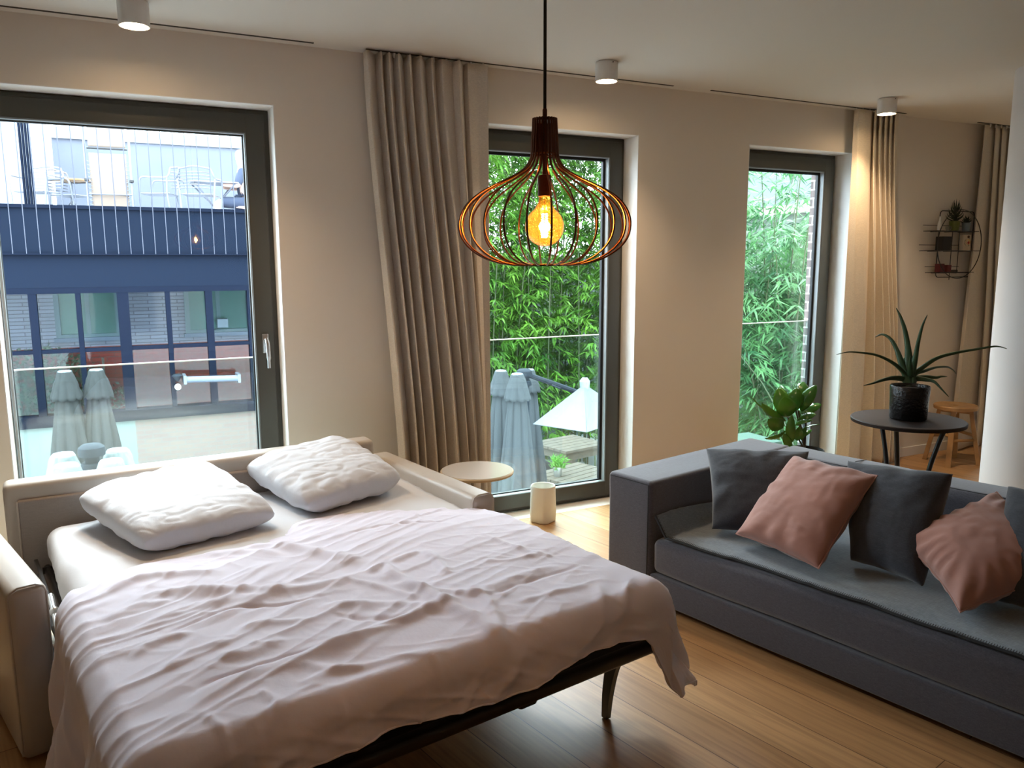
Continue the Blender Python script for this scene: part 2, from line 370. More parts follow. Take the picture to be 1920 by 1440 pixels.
# ------------------------------------------------------------ curtains
def curtain(name, folds, ztop, zbot, lab, m, amp=.05, yc=-.085, seed=0, nz=60):
    """folds: list of (x_top, x_bottom, depth) fold control points from left to right; depth 0 = at the wall, 1 = at the front"""
    t = thing(name, lab, 'curtain', (folds[0][0], yc, 0), 0, None)
    n = 14; vs = []; fs = []; cols = []
    pts = []
    for i in range(len(folds)-1):
        A, B = folds[i], folds[i+1]
        for k in range(n):
            e = k/n; pts.append((i, e))
    pts.append((len(folds)-2, 1.)); W_ = len(pts)
    for j in range(nz+1):
        f = j/nz; z = ztop+(zbot-ztop)*f; q = sstep(0, 1, f)**.8
        for (i, e) in pts:
            A, B = folds[i], folds[i+1]
            xa = A[0]+(A[1]-A[0])*q; xb = B[0]+(B[1]-B[0])*q
            s = (1-cos(pi*e))/2
            dep = A[2]+(B[2]-A[2])*s
            # cloth bellies: x follows a slightly s-shaped path so folds overhang
            x = xa+(xb-xa)*(e-.13*sin(2*pi*e)*(0.4+.6*q))
            y = yc+amp*(1-2*dep)*(.75+.35*q)
            w = N(x*6+seed, z*1.3, seed)*.008+N(x*18, z*2.2, seed+3)*.004*q
            vs.append((x+w*.6, min(y+w*1.2, -.012), z))
    for j in range(nz):
        for i in range(W_-1): a = j*W_+i; fs.append((a, a+1, a+W_+1, a+W_))
    o = build('cloth', vs, fs, m, t); md = o.modifiers.new('thickness', 'SOLIDIFY'); md.thickness = .0025
    x0 = folds[0][0]; x1 = folds[-1][0]
    k = int((x1-x0)/.07)
    for i in range(k+1):
        x = x0+.02+(x1-x0-.04)*i/k; MB().box(x-.005, x+.005, -.080, -.070, ztop-.012, H-.003, bev=.001).go('glider_hook', M_white, t)
    return t
def folds_from_px(edges, zt, zb, y=-.085):
    out = []
    for (xt, yt, xb, yb, d) in edges:
        yy = y-.05*(2*d-1); A = onY(xt, yt, yy); Bq = onY(xb, yb, yy)
        dzx = (Bq.x-A.x)/(Bq.z-A.z) if abs(Bq.z-A.z) > .1 else 0
        out.append((A.x, A.x+dzx*(zb-A.z), d))
    return out
# px at the track and px low down for every ridge (1) and valley (0), left to right
C1 = [(681, 110, 742, 850, .35), (690, 110, 752, 855, 1), (703, 112, 765, 860, .1), (711, 112, 773, 860, 1), (717, 114, 778, 860, .0), (728, 116, 787, 862, 1),
      (736, 116, 793, 864, .1), (746, 118, 812, 866, 1), (756, 118, 816, 866, .0), (768, 120, 826, 866, 1), (772, 120, 831, 866, .1), (790, 122, 852, 868, 1), (797, 122, 858, 868, .0),
      (806, 124, 868, 868, .9), (815, 124, 874, 868, .1), (830, 126, 884, 868, .85), (848, 127, 893, 868, .35), (862, 130, 896, 868, 1), (868, 130, 882, 868, .0), (876, 130, 893, 868, .55), (893, 132, 902, 868, .45), (915, 134, 911, 868, .6)]
C1 = sorted(C1, key=lambda e: e[0])
fx = folds_from_px(C1, 2.585, .015); 
# keep the bottom order monotone so the cloth never crosses itself
for i in range(1, len(fx)):
    if fx[i][1] < fx[i-1][1]+.012: fx[i] = (fx[i][0], fx[i-1][1]+.012, fx[i][2])
    if fx[i][0] < fx[i-1][0]+.006: fx[i] = (fx[i-1][0]+.006, fx[i][1], fx[i][2])
curtain('curtain', fx, 2.585, .015, 'large bunched beige linen curtain between the left and middle windows', M_curtain, amp=.055, seed=1)
C2 = [(1601, 213, 1568, 840, .4), (1612, 214, 1590, 845, .75), (1633, 216, 1608, 850, .6), (1637, 216, 1612, 852, .05), (1642, 216, 1626, 852, .95), (1646, 217, 1632, 852, .05), (1652, 218, 1642, 854, .95), (1656, 218, 1646, 854, .05),
      (1662, 218, 1650, 854, .9), (1666, 219, 1653, 856, .1), (1671, 219, 1657, 856, .9), (1675, 219, 1659, 856, .1), (1680, 219, 1661, 858, .9), (1684, 219, 1663, 858, .5)]
fx = folds_from_px(C2, 2.585, .015)
for i in range(1, len(fx)):
    if fx[i][1] < fx[i-1][1]+.012: fx[i] = (fx[i][0], fx[i-1][1]+.012, fx[i][2])
curtain('curtain', fx, 2.585, .015, 'cream curtain hanging right of the narrow window behind the aloe', M_curtain2, amp=.05, seed=4)
C3 = [(1851, 243, 1797, 740, .3), (1858, 244, 1808, 740, 1), (1866, 244, 1826, 745, .5), (1872, 244, 1836, 745, .05), (1878, 244, 1845, 745, 1), (1884, 244, 1852, 745, .2), (1890, 244, 1860, 745, .9), (1897, 244, 1868, 745, .1), (1905, 244, 1878, 745, .9), (1915, 244, 1890, 745, .2)]
fx = folds_from_px(C3, 2.585, .015)
curtain('curtain', fx, 2.585, .015, 'beige curtain beside the wire wall shelf, partly behind the round column', M_curtain, amp=.034, yc=-.06, seed=9)

# ------------------------------------------------------------ ceiling spots
def spot(x, y, lab):
    t = thing('ceiling_spotlight', lab, 'ceiling light', (x, y, H), 0, 'white cylinder ceiling spotlights')
    R_, h = .060, .100
    sm(MB().lathe([(R_-.006, -.001), (R_-.006, -.004), (R_, -.005), (R_, -h), (R_-.004, -h), (R_-.006, -h+.010), (R_-.012, -h+.018), (R_-.016, -h+.018)], (x, y, H), 40).go('housing', M_white, t))
    MB().lathe([(R_-.019, -h+.015), (R_-.021, -h+.011), (.001, -h+.010)], (x, y, H), 32).go('lens', M_led, t)
    sm(MB().tube([(x, y-R_+.001, H-.012), (x, y-R_-.003, H-.012)], .003, 8).go('set_screw', M_black, t))
    l = bpy.data.lights.new('spot_beam', 'SPOT'); l.energy = SPOT_W; l.color = (1, .70, .42); l.spot_size = radians(115); l.spot_blend = .9; l.shadow_soft_size = .03
    o = bpy.data.objects.new('spot_beam', l); COL.objects.link(o); o.parent = t; o.location = (0, 0, -h-.012)
spot(.14, -.38, 'white cylinder spotlight on the ceiling above the left window')
spot(2.43, -.38, 'white cylinder spotlight on the ceiling above the middle window')
spot(4.62, -.38, 'white cylinder spotlight on the ceiling above the curtain of the narrow window')

# ------------------------------------------------------------ pendant lamp
def pendant():
    k = BD/1.0; px = lambda n_: n_*BD/FPX
    cx, cy = BULB.x, BULB.y
    def zz(py): return onPl(1022, py, BULB, Vector((fw.x, fw.y, 0)).normalized()).z
    zcap, zneck = zz(222), zz(290)
    t = thing('pendant_lamp', 'wire cage pendant lamp in dark copper with glowing globe bulb', 'pendant lamp', (cx, cy, H))
    sm(MB().tube([(cx, cy, zz(205)), (cx, cy, H-.02)], .0032, 8).go('cord', M_cord, t))
    sm(MB().lathe([(.045, -.02), (.05, -.016), (.05, 0)], (cx, cy, H), 32).go('ceiling_rose', M_black, t))
    sm(MB().lathe([(.003, zz(203)), (.0045, zz(206)), (.0045, zz(222))], (cx, cy, 0), 16).go('cord_grip', M_coppertube, t))
    sm(MB().lathe([(.004, zcap+.001), (px(20), zcap), (px(22), zcap-.002), (px(22), zcap-.006), (px(20), zcap-.006)], (cx, cy, 0), 36).go('top_plate', M_coppertube, t))
    # profile of one rib in px radius / px row
    prof = [(21.5, 222), (22.5, 245), (24, 270), (25, 290), (29, 303), (38, 316), (55, 328), (80, 341), (105, 353), (128, 367), (146, 384), (157, 404), (160, 425), (155, 447), (140, 466), (118, 481), (93, 491), (66, 496), (50, 497)]
    NR = 24
    for i in range(NR):
        a = 2*pi*(i+.37)/NR
        P = cubic([(cx+px(r)*cos(a), cy+px(r)*sin(a), zz(y)) for r, y in prof], 3)
        sm(MB().tube(P, .00185, 6).go('rib', M_copper, t))
    rr = px(50); z = zz(497)
    sm(MB().tube([(cx+rr*cos(2*pi*i/60), cy+rr*sin(2*pi*i/60), z) for i in range(60)], .0022, 6, close=True).go('bottom_ring', M_copper, t))
    rr = px(24); z = zz(289)
    sm(MB().tube([(cx+rr*cos(2*pi*i/40), cy+rr*sin(2*pi*i/40), z) for i in range(40)], .0018, 6, close=True).go('neck_ring', M_copper, t))
    sm(MB().tube([(cx, cy, zcap-.003), (cx, cy, zz(328))], .0045, 8).go('inner_stem', M_coppertube, t))
    sm(MB().lathe([(.004, zz(327)), (px(12), zz(329)), (px(12.8), zz(332)), (px(12.8), zz(368)), (px(11), zz(369))], (cx, cy, 0), 28).go('socket', M_coppertube, t))
    R_ = px(37); zc = zz(425)
    pr = [(px(11), zz(368)), (px(11.5), zz(378)), (px(17), zz(388))]
    for i in range(3, 17):
        th = pi*i/16; pr.append((max(.0006, R_*sin(th)), zc+R_*cos(th)))
    bl = sm(MB().lathe(pr, (cx, cy, 0), 36).go('globe_bulb', M_amber, t))
    f = MB()
    for i in range(4):
        a0 = pi/2*i; pts = []
        for kk in range(40):
            e = kk/39; r = px(4.5)+.0012*sin(e*pi); aa = a0+e*1.4
            pts.append((cx+r*cos(aa)+.0016*cos(e*60), cy+r*sin(aa)+.0016*sin(e*60), zc+px(24)-px(44)*e))
        f.tube(pts, .0011, 5)
    f.go('filament', M_fil, bl, smooth=True)
    sm(MB().tube([(cx, cy, zz(372)), (cx, cy, zz(400))], .0022, 8).go('filament_stem', M_amber, bl))
    l = bpy.data.lights.new('bulb_light', 'POINT'); l.energy = BULB_W; l.color = (1, .62, .28); l.shadow_soft_size = .012
    o = bpy.data.objects.new('bulb_light', l); COL.objects.link(o); o.location = (0, 0, zc-H); o.parent = t
pendant()

# ------------------------------------------------------------ sofa bed
BO = Vector((-.33, -.57, 0)); TH_ = radians(9.5)
U = Vector((cos(TH_), sin(TH_), 0)); V = Vector((sin(TH_), -cos(TH_), 0))
def bp(u, v, z): return BO+U*u+V*v+Vector((0, 0, z))
MBED = Matrix(((U.x, V.x, 0, BO.x), (U.y, V.y, 0, BO.y), (0, 0, 1, 0), (0, 0, 0, 1)))
def px2bed(px, py, z=.52):
    p = onZ(px, py, z)-BO; return p.dot(U), p.dot(V)
def sofabed():
    t = thing('sofa_bed', 'beige leatherette sofa bed folded out in front of the left window', 'sofa bed', bp(.75, .1, 0))
    # backrest: built between its two measured top corners
    Lb, Rb = onZ(3, 912, .68), onZ(703, 824, .68)
    d = (Rb-Lb); L = d.length; d.normalize(); nb = Vector((-d.y, d.x, 0))      # nb points to the wall
    M = Matrix(((d.x, nb.x, 0, Lb.x), (d.y, nb.y, 0, Lb.y), (0, 0, 1, 0), (0, 0, 0, 1)))
    o = MB().box(0, L, .0, .12, .05, .68, M, bev=.025, seg=4); back = sm(o.go('backrest', M_beige, t))
    sm(MB().box(.045, L-.045, -.022, .01, .2, .615, M, bev=.008, seg=3).go('backrest_panel', M_beige2, back))
    for x in (.045, L-.045): sm(MB().tube([M @ Vector((x, -.022, .22)), M @ Vector((x, -.022, .612))], .0035, 8).go('piping', M_beige, back))
    # arms: top surface drops over a rounded edge
    def arm(P0, P1, w, side, name):
        # P0 back top outer..., P1 front; box in local frame along P0->P1
        e = (P1-P0); LL = e.length; e.normalize(); s_ = Vector((-e.y, e.x, 0))*side   # s_ points to the bed inside
        Ma = Matrix(((e.x, s_.x, 0, P0.x), (e.y, s_.y, 0, P0.y), (0, 0, 1, 0), (0, 0, 0, 1)))
        o = sm(MB().box(0, LL, 0, w, .012, .57, Ma, bev=.028, seg=5).go(name, M_beige, t))
        q = MB()     # piping around the front face
        pr = [(w-.004, .03), (w-.004, .54), (w-.012, .560), (w-.032, .571), (.032, .571), (.012, .560), (.004, .54), (.004, .03)]
        q.tube([Ma @ Vector((LL-.012, a, z)) for a, z in cubic([Vector((a, z, 0)) for a, z in pr], 1) and pr], .0035, 6)
        sm(q.go('arm_piping', M_beige, o))
        return o
    arm(Vector((1.215, -.20, 0)), Vector((1.388, -1.165, 0)), .115, -1, 'armrest')
    fr = Vector((-.362, -1.440, 0)); dl = Vector((cos(radians(-73.5)), sin(radians(-73.5)), 0))
    arm(fr-dl*.90, fr, .112, 1, 'armrest')
    # seat base box under the head end
    sm(MB().box(-.0, 1.40, .0, .88, .03, .20, MBED, bev=.01).go('base_box', M_beige, t))
    b = MB()
    b.box(.02, 1.45, .3, .86, .205, .235, MBED); b.go('storage_lid', mat('dark_interior', (.02, .018, .016), rough=.8), t)
    # folding steel frame
    f = MB()
    for u_ in (.0, 1.50): f.tube([bp(u_, .02, .34), bp(u_, 1.84, .325)], .014, 10)
    f.tube([bp(-.02, .05, .34), bp(1.52, .05, .34)], .014, 10)
    f.tube([bp(-.0, .9, .33), bp(1.50, .9, .33)], .012, 10)
    sm(f.go('bed_frame', M_darkmetal, t))
    r_ = MB().box(-.06, 1.585, 1.865, 1.905, .300, .345, MBED, bev=.014, seg=4)
    sm(r_.go('foot_rail', M_darkmetal, t))
    for k in range(12):
        v = .12+k*.155
        MB().box(.01, 1.49, v, v+.055, .336, .344, MBED, bev=.002).go('slat', M_darkmetal, t)
    for u_ in (.06, 1.47):
        P = cubic([bp(u_-.07, 1.86, .31), bp(u_-.045, 1.79, .24), bp(u_-.03, 1.75, .12), bp(u_-.01, 1.72, .004)], 6)
        vs = []; fs = []
        for i, p in enumerate(P):
            w = .019*(1-i/len(P))+.011
            for a, c_ in ((-1, -1), (1, -1), (1, 1), (-1, 1)): vs.append(p+V*(w*a)+U*(.010*c_))
        for i in range(len(P)-1):
            for k in range(4): fs.append((i*4+k, i*4+(k+1) % 4, i*4+4+(k+1) % 4, i*4+4+k))
        fs += [(3, 2, 1, 0), tuple(len(vs)-4+k for k in range(4))]
        sm(build('leg', vs, fs, M_black, t))
    # mid legs of the folding mechanism
    for u_ in (.03, 1.46):
        sm(MB().box(u_-.012, u_+.012, 1.02, 1.06, .003, .33, MBED, bev=.004).go('leg', M_black, t))
    # black link arms at the left head side
    k_ = MB()
    k_.box(-.045, -.030, .02, .50, .36, .385, MBED, bev=.004); k_.box(-.060, -.050, .30, .75, .24, .27, MBED, bev=.004)
    k_.tube([bp(-.045, .18, .37), bp(-.03, .45, .26), bp(-.03, .78, .30)], .010, 8)
    k_.go('hinge_mechanism', M_darkmetal, t)
    k2 = MB(); k2.tube([bp(-.035, .50, .40), bp(-.035, .72, .345)], .011, 10); k2.sphere(bp(-.035, .6, .38), .017, 8)
    sm(k2.go('hinge_cylinder', M_chrome, t))
    k3 = MB().box(1.05, 1.12, 1.5, 1.78, .20, .30, MBED, bev=.01); k3.go('fold_link', M_black, t)
    return t
sofabed()
# mattress with fitted sheet
def mattress():
    vs, fs = rbox(0, 1.5, .01, 1.85, .350, .512, .060, .035, lambda p, n: N(p.x*3, p.y*3, 2)*.010+N(p.x*9, p.y*5, p.z*6)*.004+.004*max(0, 1-abs(N(p.x*5+p.y*2, p.y*7, 4))*5))
    me = bpy.data.meshes.new('mattress'); me.from_pydata([tuple(MBED @ v) for v in vs], [], fs); me.update()
    o = link('mattress', me, M_sheet); tag(o, 'thin mattress in a white fitted sheet on the sofa bed', 'mattress')
mattress()

# ------------------------------------------------------------ pillows & cushions
def cushion(name, corners, T, m, lab, cat, group=None, pinch=.07, bow=.10, wr=.006, seed=0, n=44, sag=0., nrm=None, crease=8., pw=.42, seam=None, ex=2.4, rnd=0., lum=.45):
    """corners: 4 points in order; T thickness; a stuffed cloth bag with drawn-out corners and radial creases"""
    C0, C1_, C2_, C3_ = [Vector(c) for c in corners]; cen = (C0+C1_+C2_+C3_)/4
    nr = (C1_-C0).cross(C3_-C0).normalized() if nrm is None else nrm
    vs = []; fs = []
    def P(s, t_, side):
        s1 = s*(1-bow*(1-t_*t_)*abs(s)**1.5); t1 = t_*(1-bow*(1-s*s)*abs(t_)**1.5)
        s1 *= 1-rnd*(t_*t_)**2; t1 *= 1-rnd*(s*s)**2
        a, b_ = (s1+1)/2, (t1+1)/2
        p = C0*(1-a)*(1-b_)+C1_*a*(1-b_)+C2_*a*b_+C3_*(1-a)*b_
        h = ((1-abs(s)**ex)*(1-abs(t_)**ex))**pw if abs(s) < 1 and abs(t_) < 1 else 0
        # creases fan out of the corners and edges
        r = sqrt(s*s+t_*t_); an = atan2(t_, s)
        edge = sstep(.35, .95, max(abs(s), abs(t_)))*(1-h*.4)
        cr = sin(an*crease+seed+3*N(s*1.5+seed, t_*1.5, side))*wr*edge*(h > 0)
        cr += (N(s*1.6+seed, t_*1.6, side*2.)*wr*1.6*h+abs(N(s*5+seed, t_*3, side+5.))*wr*1.2*h)*lum
        cr += max(0, 1-abs(N(s*2+t_*1.2+seed, t_*6-s*1.5, side+9.))*5)**1.5*wr*1.1*h*lum
        z = side*(T/2*h)+cr
        return p+nr*z-Vector((0, 0, sag*h*0))
    idx = {}
    for side in (1, -1):
        for i in range(n+1):
            for j in range(n+1):
                s = -cos(pi*i/n); t_ = -cos(pi*j/n)
                s = .5*s+.5*(2*i/n-1); t_ = .5*t_+.5*(2*j/n-1)
                if i in (0, n) or j in (0, n):
                    if side == -1: idx[(side, i, j)] = idx[(1, i, j)]; continue
                idx[(side, i, j)] = len(vs); vs.append(P(s, t_, side))
        for i in range(n):
            for j in range(n):
                q = (idx[(side, i, j)], idx[(side, i+1, j)], idx[(side, i+1, j+1)], idx[(side, i, j+1)])
                fs.append(q if side == 1 else tuple(reversed(q)))
    me = bpy.data.meshes.new(name); me.from_pydata([tuple(v) for v in vs], [], fs); me.update()
    o = link(name, me, m); tag(o, lab, cat, group)
    if seam:      # a welt along the border
        ring = [idx[(1, i, 0)] for i in range(n)]+[idx[(1, n, j)] for j in range(n)]+[idx[(1, n-i, n)] for i in range(n)]+[idx[(1, 0, n-j)] for j in range(n)]
        P_ = [vs[i] for i in ring]
        sm(MB().tube(P_, seam, 6, close=True).go('piping', m, o))
    return o
# bed pillows
cushion('bed_pillow', [bp(.10, .06, .615), bp(.66, -.06, .655), bp(.76, .60, .565), bp(.24, .66, .560)], .135, M_pillow,
        'white pillow on the left half of the sofa bed', 'pillow', 'pair of white bed pillows', bow=.03, wr=.0045, seed=2.1, crease=13, pw=.36, ex=4.5, rnd=.07, n=80, lum=.9)
cushion('bed_pillow', [bp(.78, -.01, .625), bp(1.32, -.07, .675), bp(1.39, .47, .575), bp(.86, .60, .565)], .15, M_pillow,
        'white pillow on the right half of the sofa bed', 'pillow', 'pair of white bed pillows', bow=.04, wr=.005, seed=5.3, crease=15, pw=.38, ex=4, rnd=.09, n=80, lum=.9)

# ------------------------------------------------------------ duvet
FOLDS = [ # (pixel polyline, amplitude m, half width m, kind)  kind r=ridge, s=step (one side raised), v=valley
 ([(375,1043),(460,1040),(550,1055)], .016, .030, 'r'), ([(442,1026),(542,1034),(625,1051),(700,1070)], .022, .035, 'r'),
 ([(187,1126),(250,1098),(333,1086),(440,1082)], .018, .028, 'r'), ([(225,1155),(292,1128),(375,1120),(520,1120),(625,1102),(708,1074)], .022, .034, 'r'),
 ([(270,1222),(375,1176),(437,1155),(540,1142),(640,1120)], -.010, .010, 'v'), ([(245,1200),(330,1160),(430,1140),(540,1130)], .012, .03, 'r'),
 ([(333,1334),(396,1292),(458,1272),(542,1242),(625,1213),(708,1188),(800,1170)], -.012, .010, 'v'), ([(350,1345),(420,1298),(520,1262),(640,1222),(760,1190)], .014, .035, 'r'),
 ([(712,1070),(760,1098),(852,1150),(914,1187),(964,1262)], .026, .026, 'r'), ([(793,1038),(820,1060),(846,1092)], .020, .022, 'r'), ([(735,1062),(760,1050),(793,1040)], .014, .02, 'r'),
 ([(690,1085),(718,1068),(745,1083)], .02, .02, 'r'), ([(902,1135),(977,1104),(1118,1060)], -.008, .010, 'v'), ([(890,1125),(970,1092),(1060,1065)], .010, .025, 'r'),
 ([(560,1237),(640,1215),(718,1187),(835,1142),(870,1130)], .016, .022, 'r'), ([(580,1150),(680,1140),(780,1145),(850,1160)], .012, .025, 'r'),
 ([(620,1160),(700,1168),(790,1162)], -.010, .014, 'v'), ([(1189,1087),(1172,1125),(1156,1150),(1114,1216)], .016, .010, 'r'), ([(1120,1100),(1130,1150),(1100,1190)], .012, .018, 'r'),
 ([(864,1126),(905,1128),(930,1165),(950,1230)], .016, .018, 'r'), ([(560,1260),(660,1262),(760,1240),(850,1230)], .012, .022, 'r'), ([(400,1250),(470,1240),(540,1205)], .012, .024, 'r'),
 ([(440,1195),(520,1180),(600,1172)], .010, .02, 'r'), ([(560,1300),(620,1270),(700,1262)], .010, .016, 'r'), ([(630,1300),(650,1340),(655,1390)], .012, .012, 'r'),
 ([(800,1230),(840,1270),(855,1310)], .010, .012, 'r'), ([(900,1010),(980,1040),(1060,1058)], .008, .012, 'r'), ([(640,1010),(740,990),(860,985)], -.006, .010, 'v'), ([(760,965),(790,980),(745,1000)], .008, .010, 'r'),
 ([(200,1180),(260,1150),(330,1140)], .014, .025, 'r'), ([(720,1100),(830,1120),(980,1125)], .012, .02, 'r'), ([(900,1060),(960,1060),(1030,1045)], .008, .014, 'r'),
 ([(300,1280),(360,1240),(450,1215)], .012, .02, 'r'), ([(240,1250),(300,1215),(370,1200)], .012, .02, 'r'), ([(960,1140),(1050,1120),(1110,1105)], .009, .018, 'r'),
 ([(640,1095),(720,1110),(800,1135)], .010, .016, 'r'), ([(480,1305),(520,1330),(500,1370)], .010, .012, 'r'), ([(380,1350),(420,1380),(440,1420)], .010, .012, 'r'),
]
def duvet():
    FB = []
    for pl, am, w, kd in FOLDS:
        P = cubic([Vector((*px2bed(*p), 0)) for p in pl], 5); FB.append((P, am, w, kd, min(p.x for p in P)-.12, max(p.x for p in P)+.12, min(p.y for p in P)-.12, max(p.y for p in P)+.12))
    W_, Bm = 1.505, 1.87; r = .055; OL, ORt, OF = .50, .16, .150
    head = [(-.6, .93), (-.1, .92), (.02, .80), (.12, .70), (.28, .66), (.47, .69), (.62, .72), (.72, .69), (.84, .575), (1.0, .58), (1.14, .62), (1.34, .71), (1.45, .80), (1.7, 1.0)]
    def hv(a):
        for (x0, y0), (x1, y1) in zip(head, head[1:]):
            if x0 <= a <= x1: return y0+(y1-y0)*sstep(x0, x1, a)
        return head[-1][1]
    nA, nB = 300, 250; vs = []; fs = []
    for j in range(nB+1):
        for i in range(nA+1):
            a = -OL+(W_+OL+.40)*i/nA
            fb = j/nB
            b0 = hv(a)
            # right overhang is short except at the foot corner
            right_len = ORt+.20*sstep(1.1, 1.6, b0+(Bm+OF-b0)*fb)
            if a > W_: a = W_+(a-W_)/.40*right_len
            foot = OF+.012*sin(a*9)+.01*N(a*5, 3.3)+.20*sstep(W_-.11, W_+.02, a)+.10*sstep(.12, -.2, a)
            b_ = b0+(Bm+foot-b0)*fb
            ca, cb = max(0, min(W_, a)), min(Bm, b_)
            da, db = a-ca, b_-cb
            if da > 0 and db > 0: k_ = 1-.27*min(da, db)/max(da, db); da *= k_; db *= k_
            d = sqrt(da*da+db*db)
            u_, v_ = ca, cb; z = .522
            # folds on the top
            h = 0
            if d < .12:
                for P, am, w, kd, x0, x1, y0, y1 in FB:
                    if x0 < a < x1 and y0 < b_ < y1:
                        best = 9; bi = 0
                        for k in range(len(P)-1):
                            A = P[k]; e = P[k+1]-A; q = Vector((a, b_, 0))-A; tt = max(0, min(1, q.dot(e)/max(1e-9, e.dot(e)))); dd = (q-e*tt).length
                            if dd < best: best = dd; bi = (k+tt)/(len(P)-1)
                        tp = sstep(0, .2, bi)*sstep(1, .75, bi)
                        x = best/w
                        h += am*tp*math.exp(-x*x*1.3)
                h *= 1-sstep(.04, .12, d)
            wx = N(a*1.6, b_*1.6, 4)*.35
            ca_, sa_ = cos(.35), sin(.35)
            p1 = (a*ca_-b_*sa_)*1.15; p2 = (a*sa_+b_*ca_+wx*.40)*9.5
            rid = 1-abs(N(p1, p2, 1.5))*2.6
            h += .0095*max(0, rid)**1.8*(1-.45*sstep(.5, 1.3, a))
            h += .0055*max(0, 1-abs(N(p1*2.0, p2*1.7, 7.5))*3.4)**1.6+.0028*max(0, 1-abs(N(a*6+wx*5, b_*9-a*3, 21.))*5)**1.5+.0022*max(0, 1-abs(N(a*8-b_*5, b_*5+wx*4, 31.))*6)**1.5
            h += N(a*2.0, b_*2.0, 9)*.015+N(a*6, b_*6, 11)*.002
            h *= .72
            # soft lift: no filling towards the head edge, puffy towards the foot
            h += .012*sstep(.0, .25, b_-b0)
            if d > 0:
                ux, vx = da/d, db/d
                q = d/r
                if q < pi/2: out = r*sin(q); dn = r*(1-cos(q))
                else:
                    ex = d-r*pi/2; out = r; dn = r+ex
                    out += ex*(.10 if da < 0 else .16)
                al = b_ if abs(da) > abs(db) else a
                amp_ = sstep(.05, .35, d)
                if da < 0:
                    rp = sin(b_*19+1.2+2.2*N(b_*2, 1.1)+d*1.5)*.036+sin(b_*43+N(b_*5, d*3)*3)*.018
                    rp += -.035*sstep(.1, .5, d)*sstep(1.2, .9, b_)
                elif da > 0:
                    rp = sin(b_*26+.4)*.028+sin(a*18)*.012
                else:
                    rp = N(a*7, d*4, 5)*.020+(.011*max(0, 1-abs(N(a*9+d*9, d*5, 2))*4.5))+.006*max(0, 1-abs(N(a*6-d*14, d*6, 12))*5)
                    amp_ = sstep(.02, .15, d)
                out += rp*amp_*(1.0 if da else 1.0)
                u_ += ux*out; v_ += vx*out; z -= dn
                z += h*(1-sstep(0, .06, d)); u_ += ux*h*sstep(0, .06, d)*.8; v_ += vx*h*sstep(0, .06, d)*.8
            else: z += h
            # edge thins down at the head hem
            z -= .012*(1-sstep(0, .06, b_-b0))
            z = max(z, .018)
            vs.append(bp(u_, v_, z))
    n1 = nA+1
    for j in range(nB):
        for i in range(nA): q = j*n1+i; fs.append((q, q+n1, q+n1+1, q+1))
    o = build('duvet', vs, fs, M_duvet); tag(o, 'rumpled lilac-white duvet spread over the sofa bed', 'duvet')
    md = o.modifiers.new('thickness', 'SOLIDIFY'); md.thickness = .008; md.offset = -1
    # sewn seam along the hems
    hem = [vs[nB*n1+i]+Vector((0, 0, .002)) for i in range(0, nA+1, 3)]
    sm(MB().tube(hem, .0028, 5).go('hem_seam', M_duvet, o))
duvet()

# ------------------------------------------------------------ grey sofa
AN = radians(-77.3); L_ = Vector((cos(AN), sin(AN), 0)); D_ = Vector((-L_.y, L_.x, 0))   # D_ points from front to back
SO = Vector((2.06, -1.36, 0))-L_*.005                # front inner corner of the arm
if D_.x < 0: D_ = -D_
MS = Matrix(((L_.x, D_.x, 0, SO.x), (L_.y, D_.y, 0, SO.y), (0, 0, 1, 0), (0, 0, 0, 1)))   # x along length, y depth
def sp(x, y, z): return MS @ Vector((x, y, z))
SLEN = 2.35
def rounded(name, m, parent, x0, x1, y0, y1, z0, z1, bev, seed, lump=.006, cuts=18, crown=0.):
    def dp(p, n):
        k = N(p.x*2.6+seed, p.y*2.6, p.z*2.6+seed)*lump
        if crown and n.z > 0: k += n.z*crown*(sin(pi*max(0, min(1, (p.x-x0)/(x1-x0))))**.4)*(sin(pi*max(0, min(1, (p.y-y0)/(y1-y0))))**.5)
        return k
    vs, fs = rbox(x0, x1, y0, y1, z0, z1, bev, .05, dp)
    return build(name, [MS @ v for v in vs], fs, m, parent)
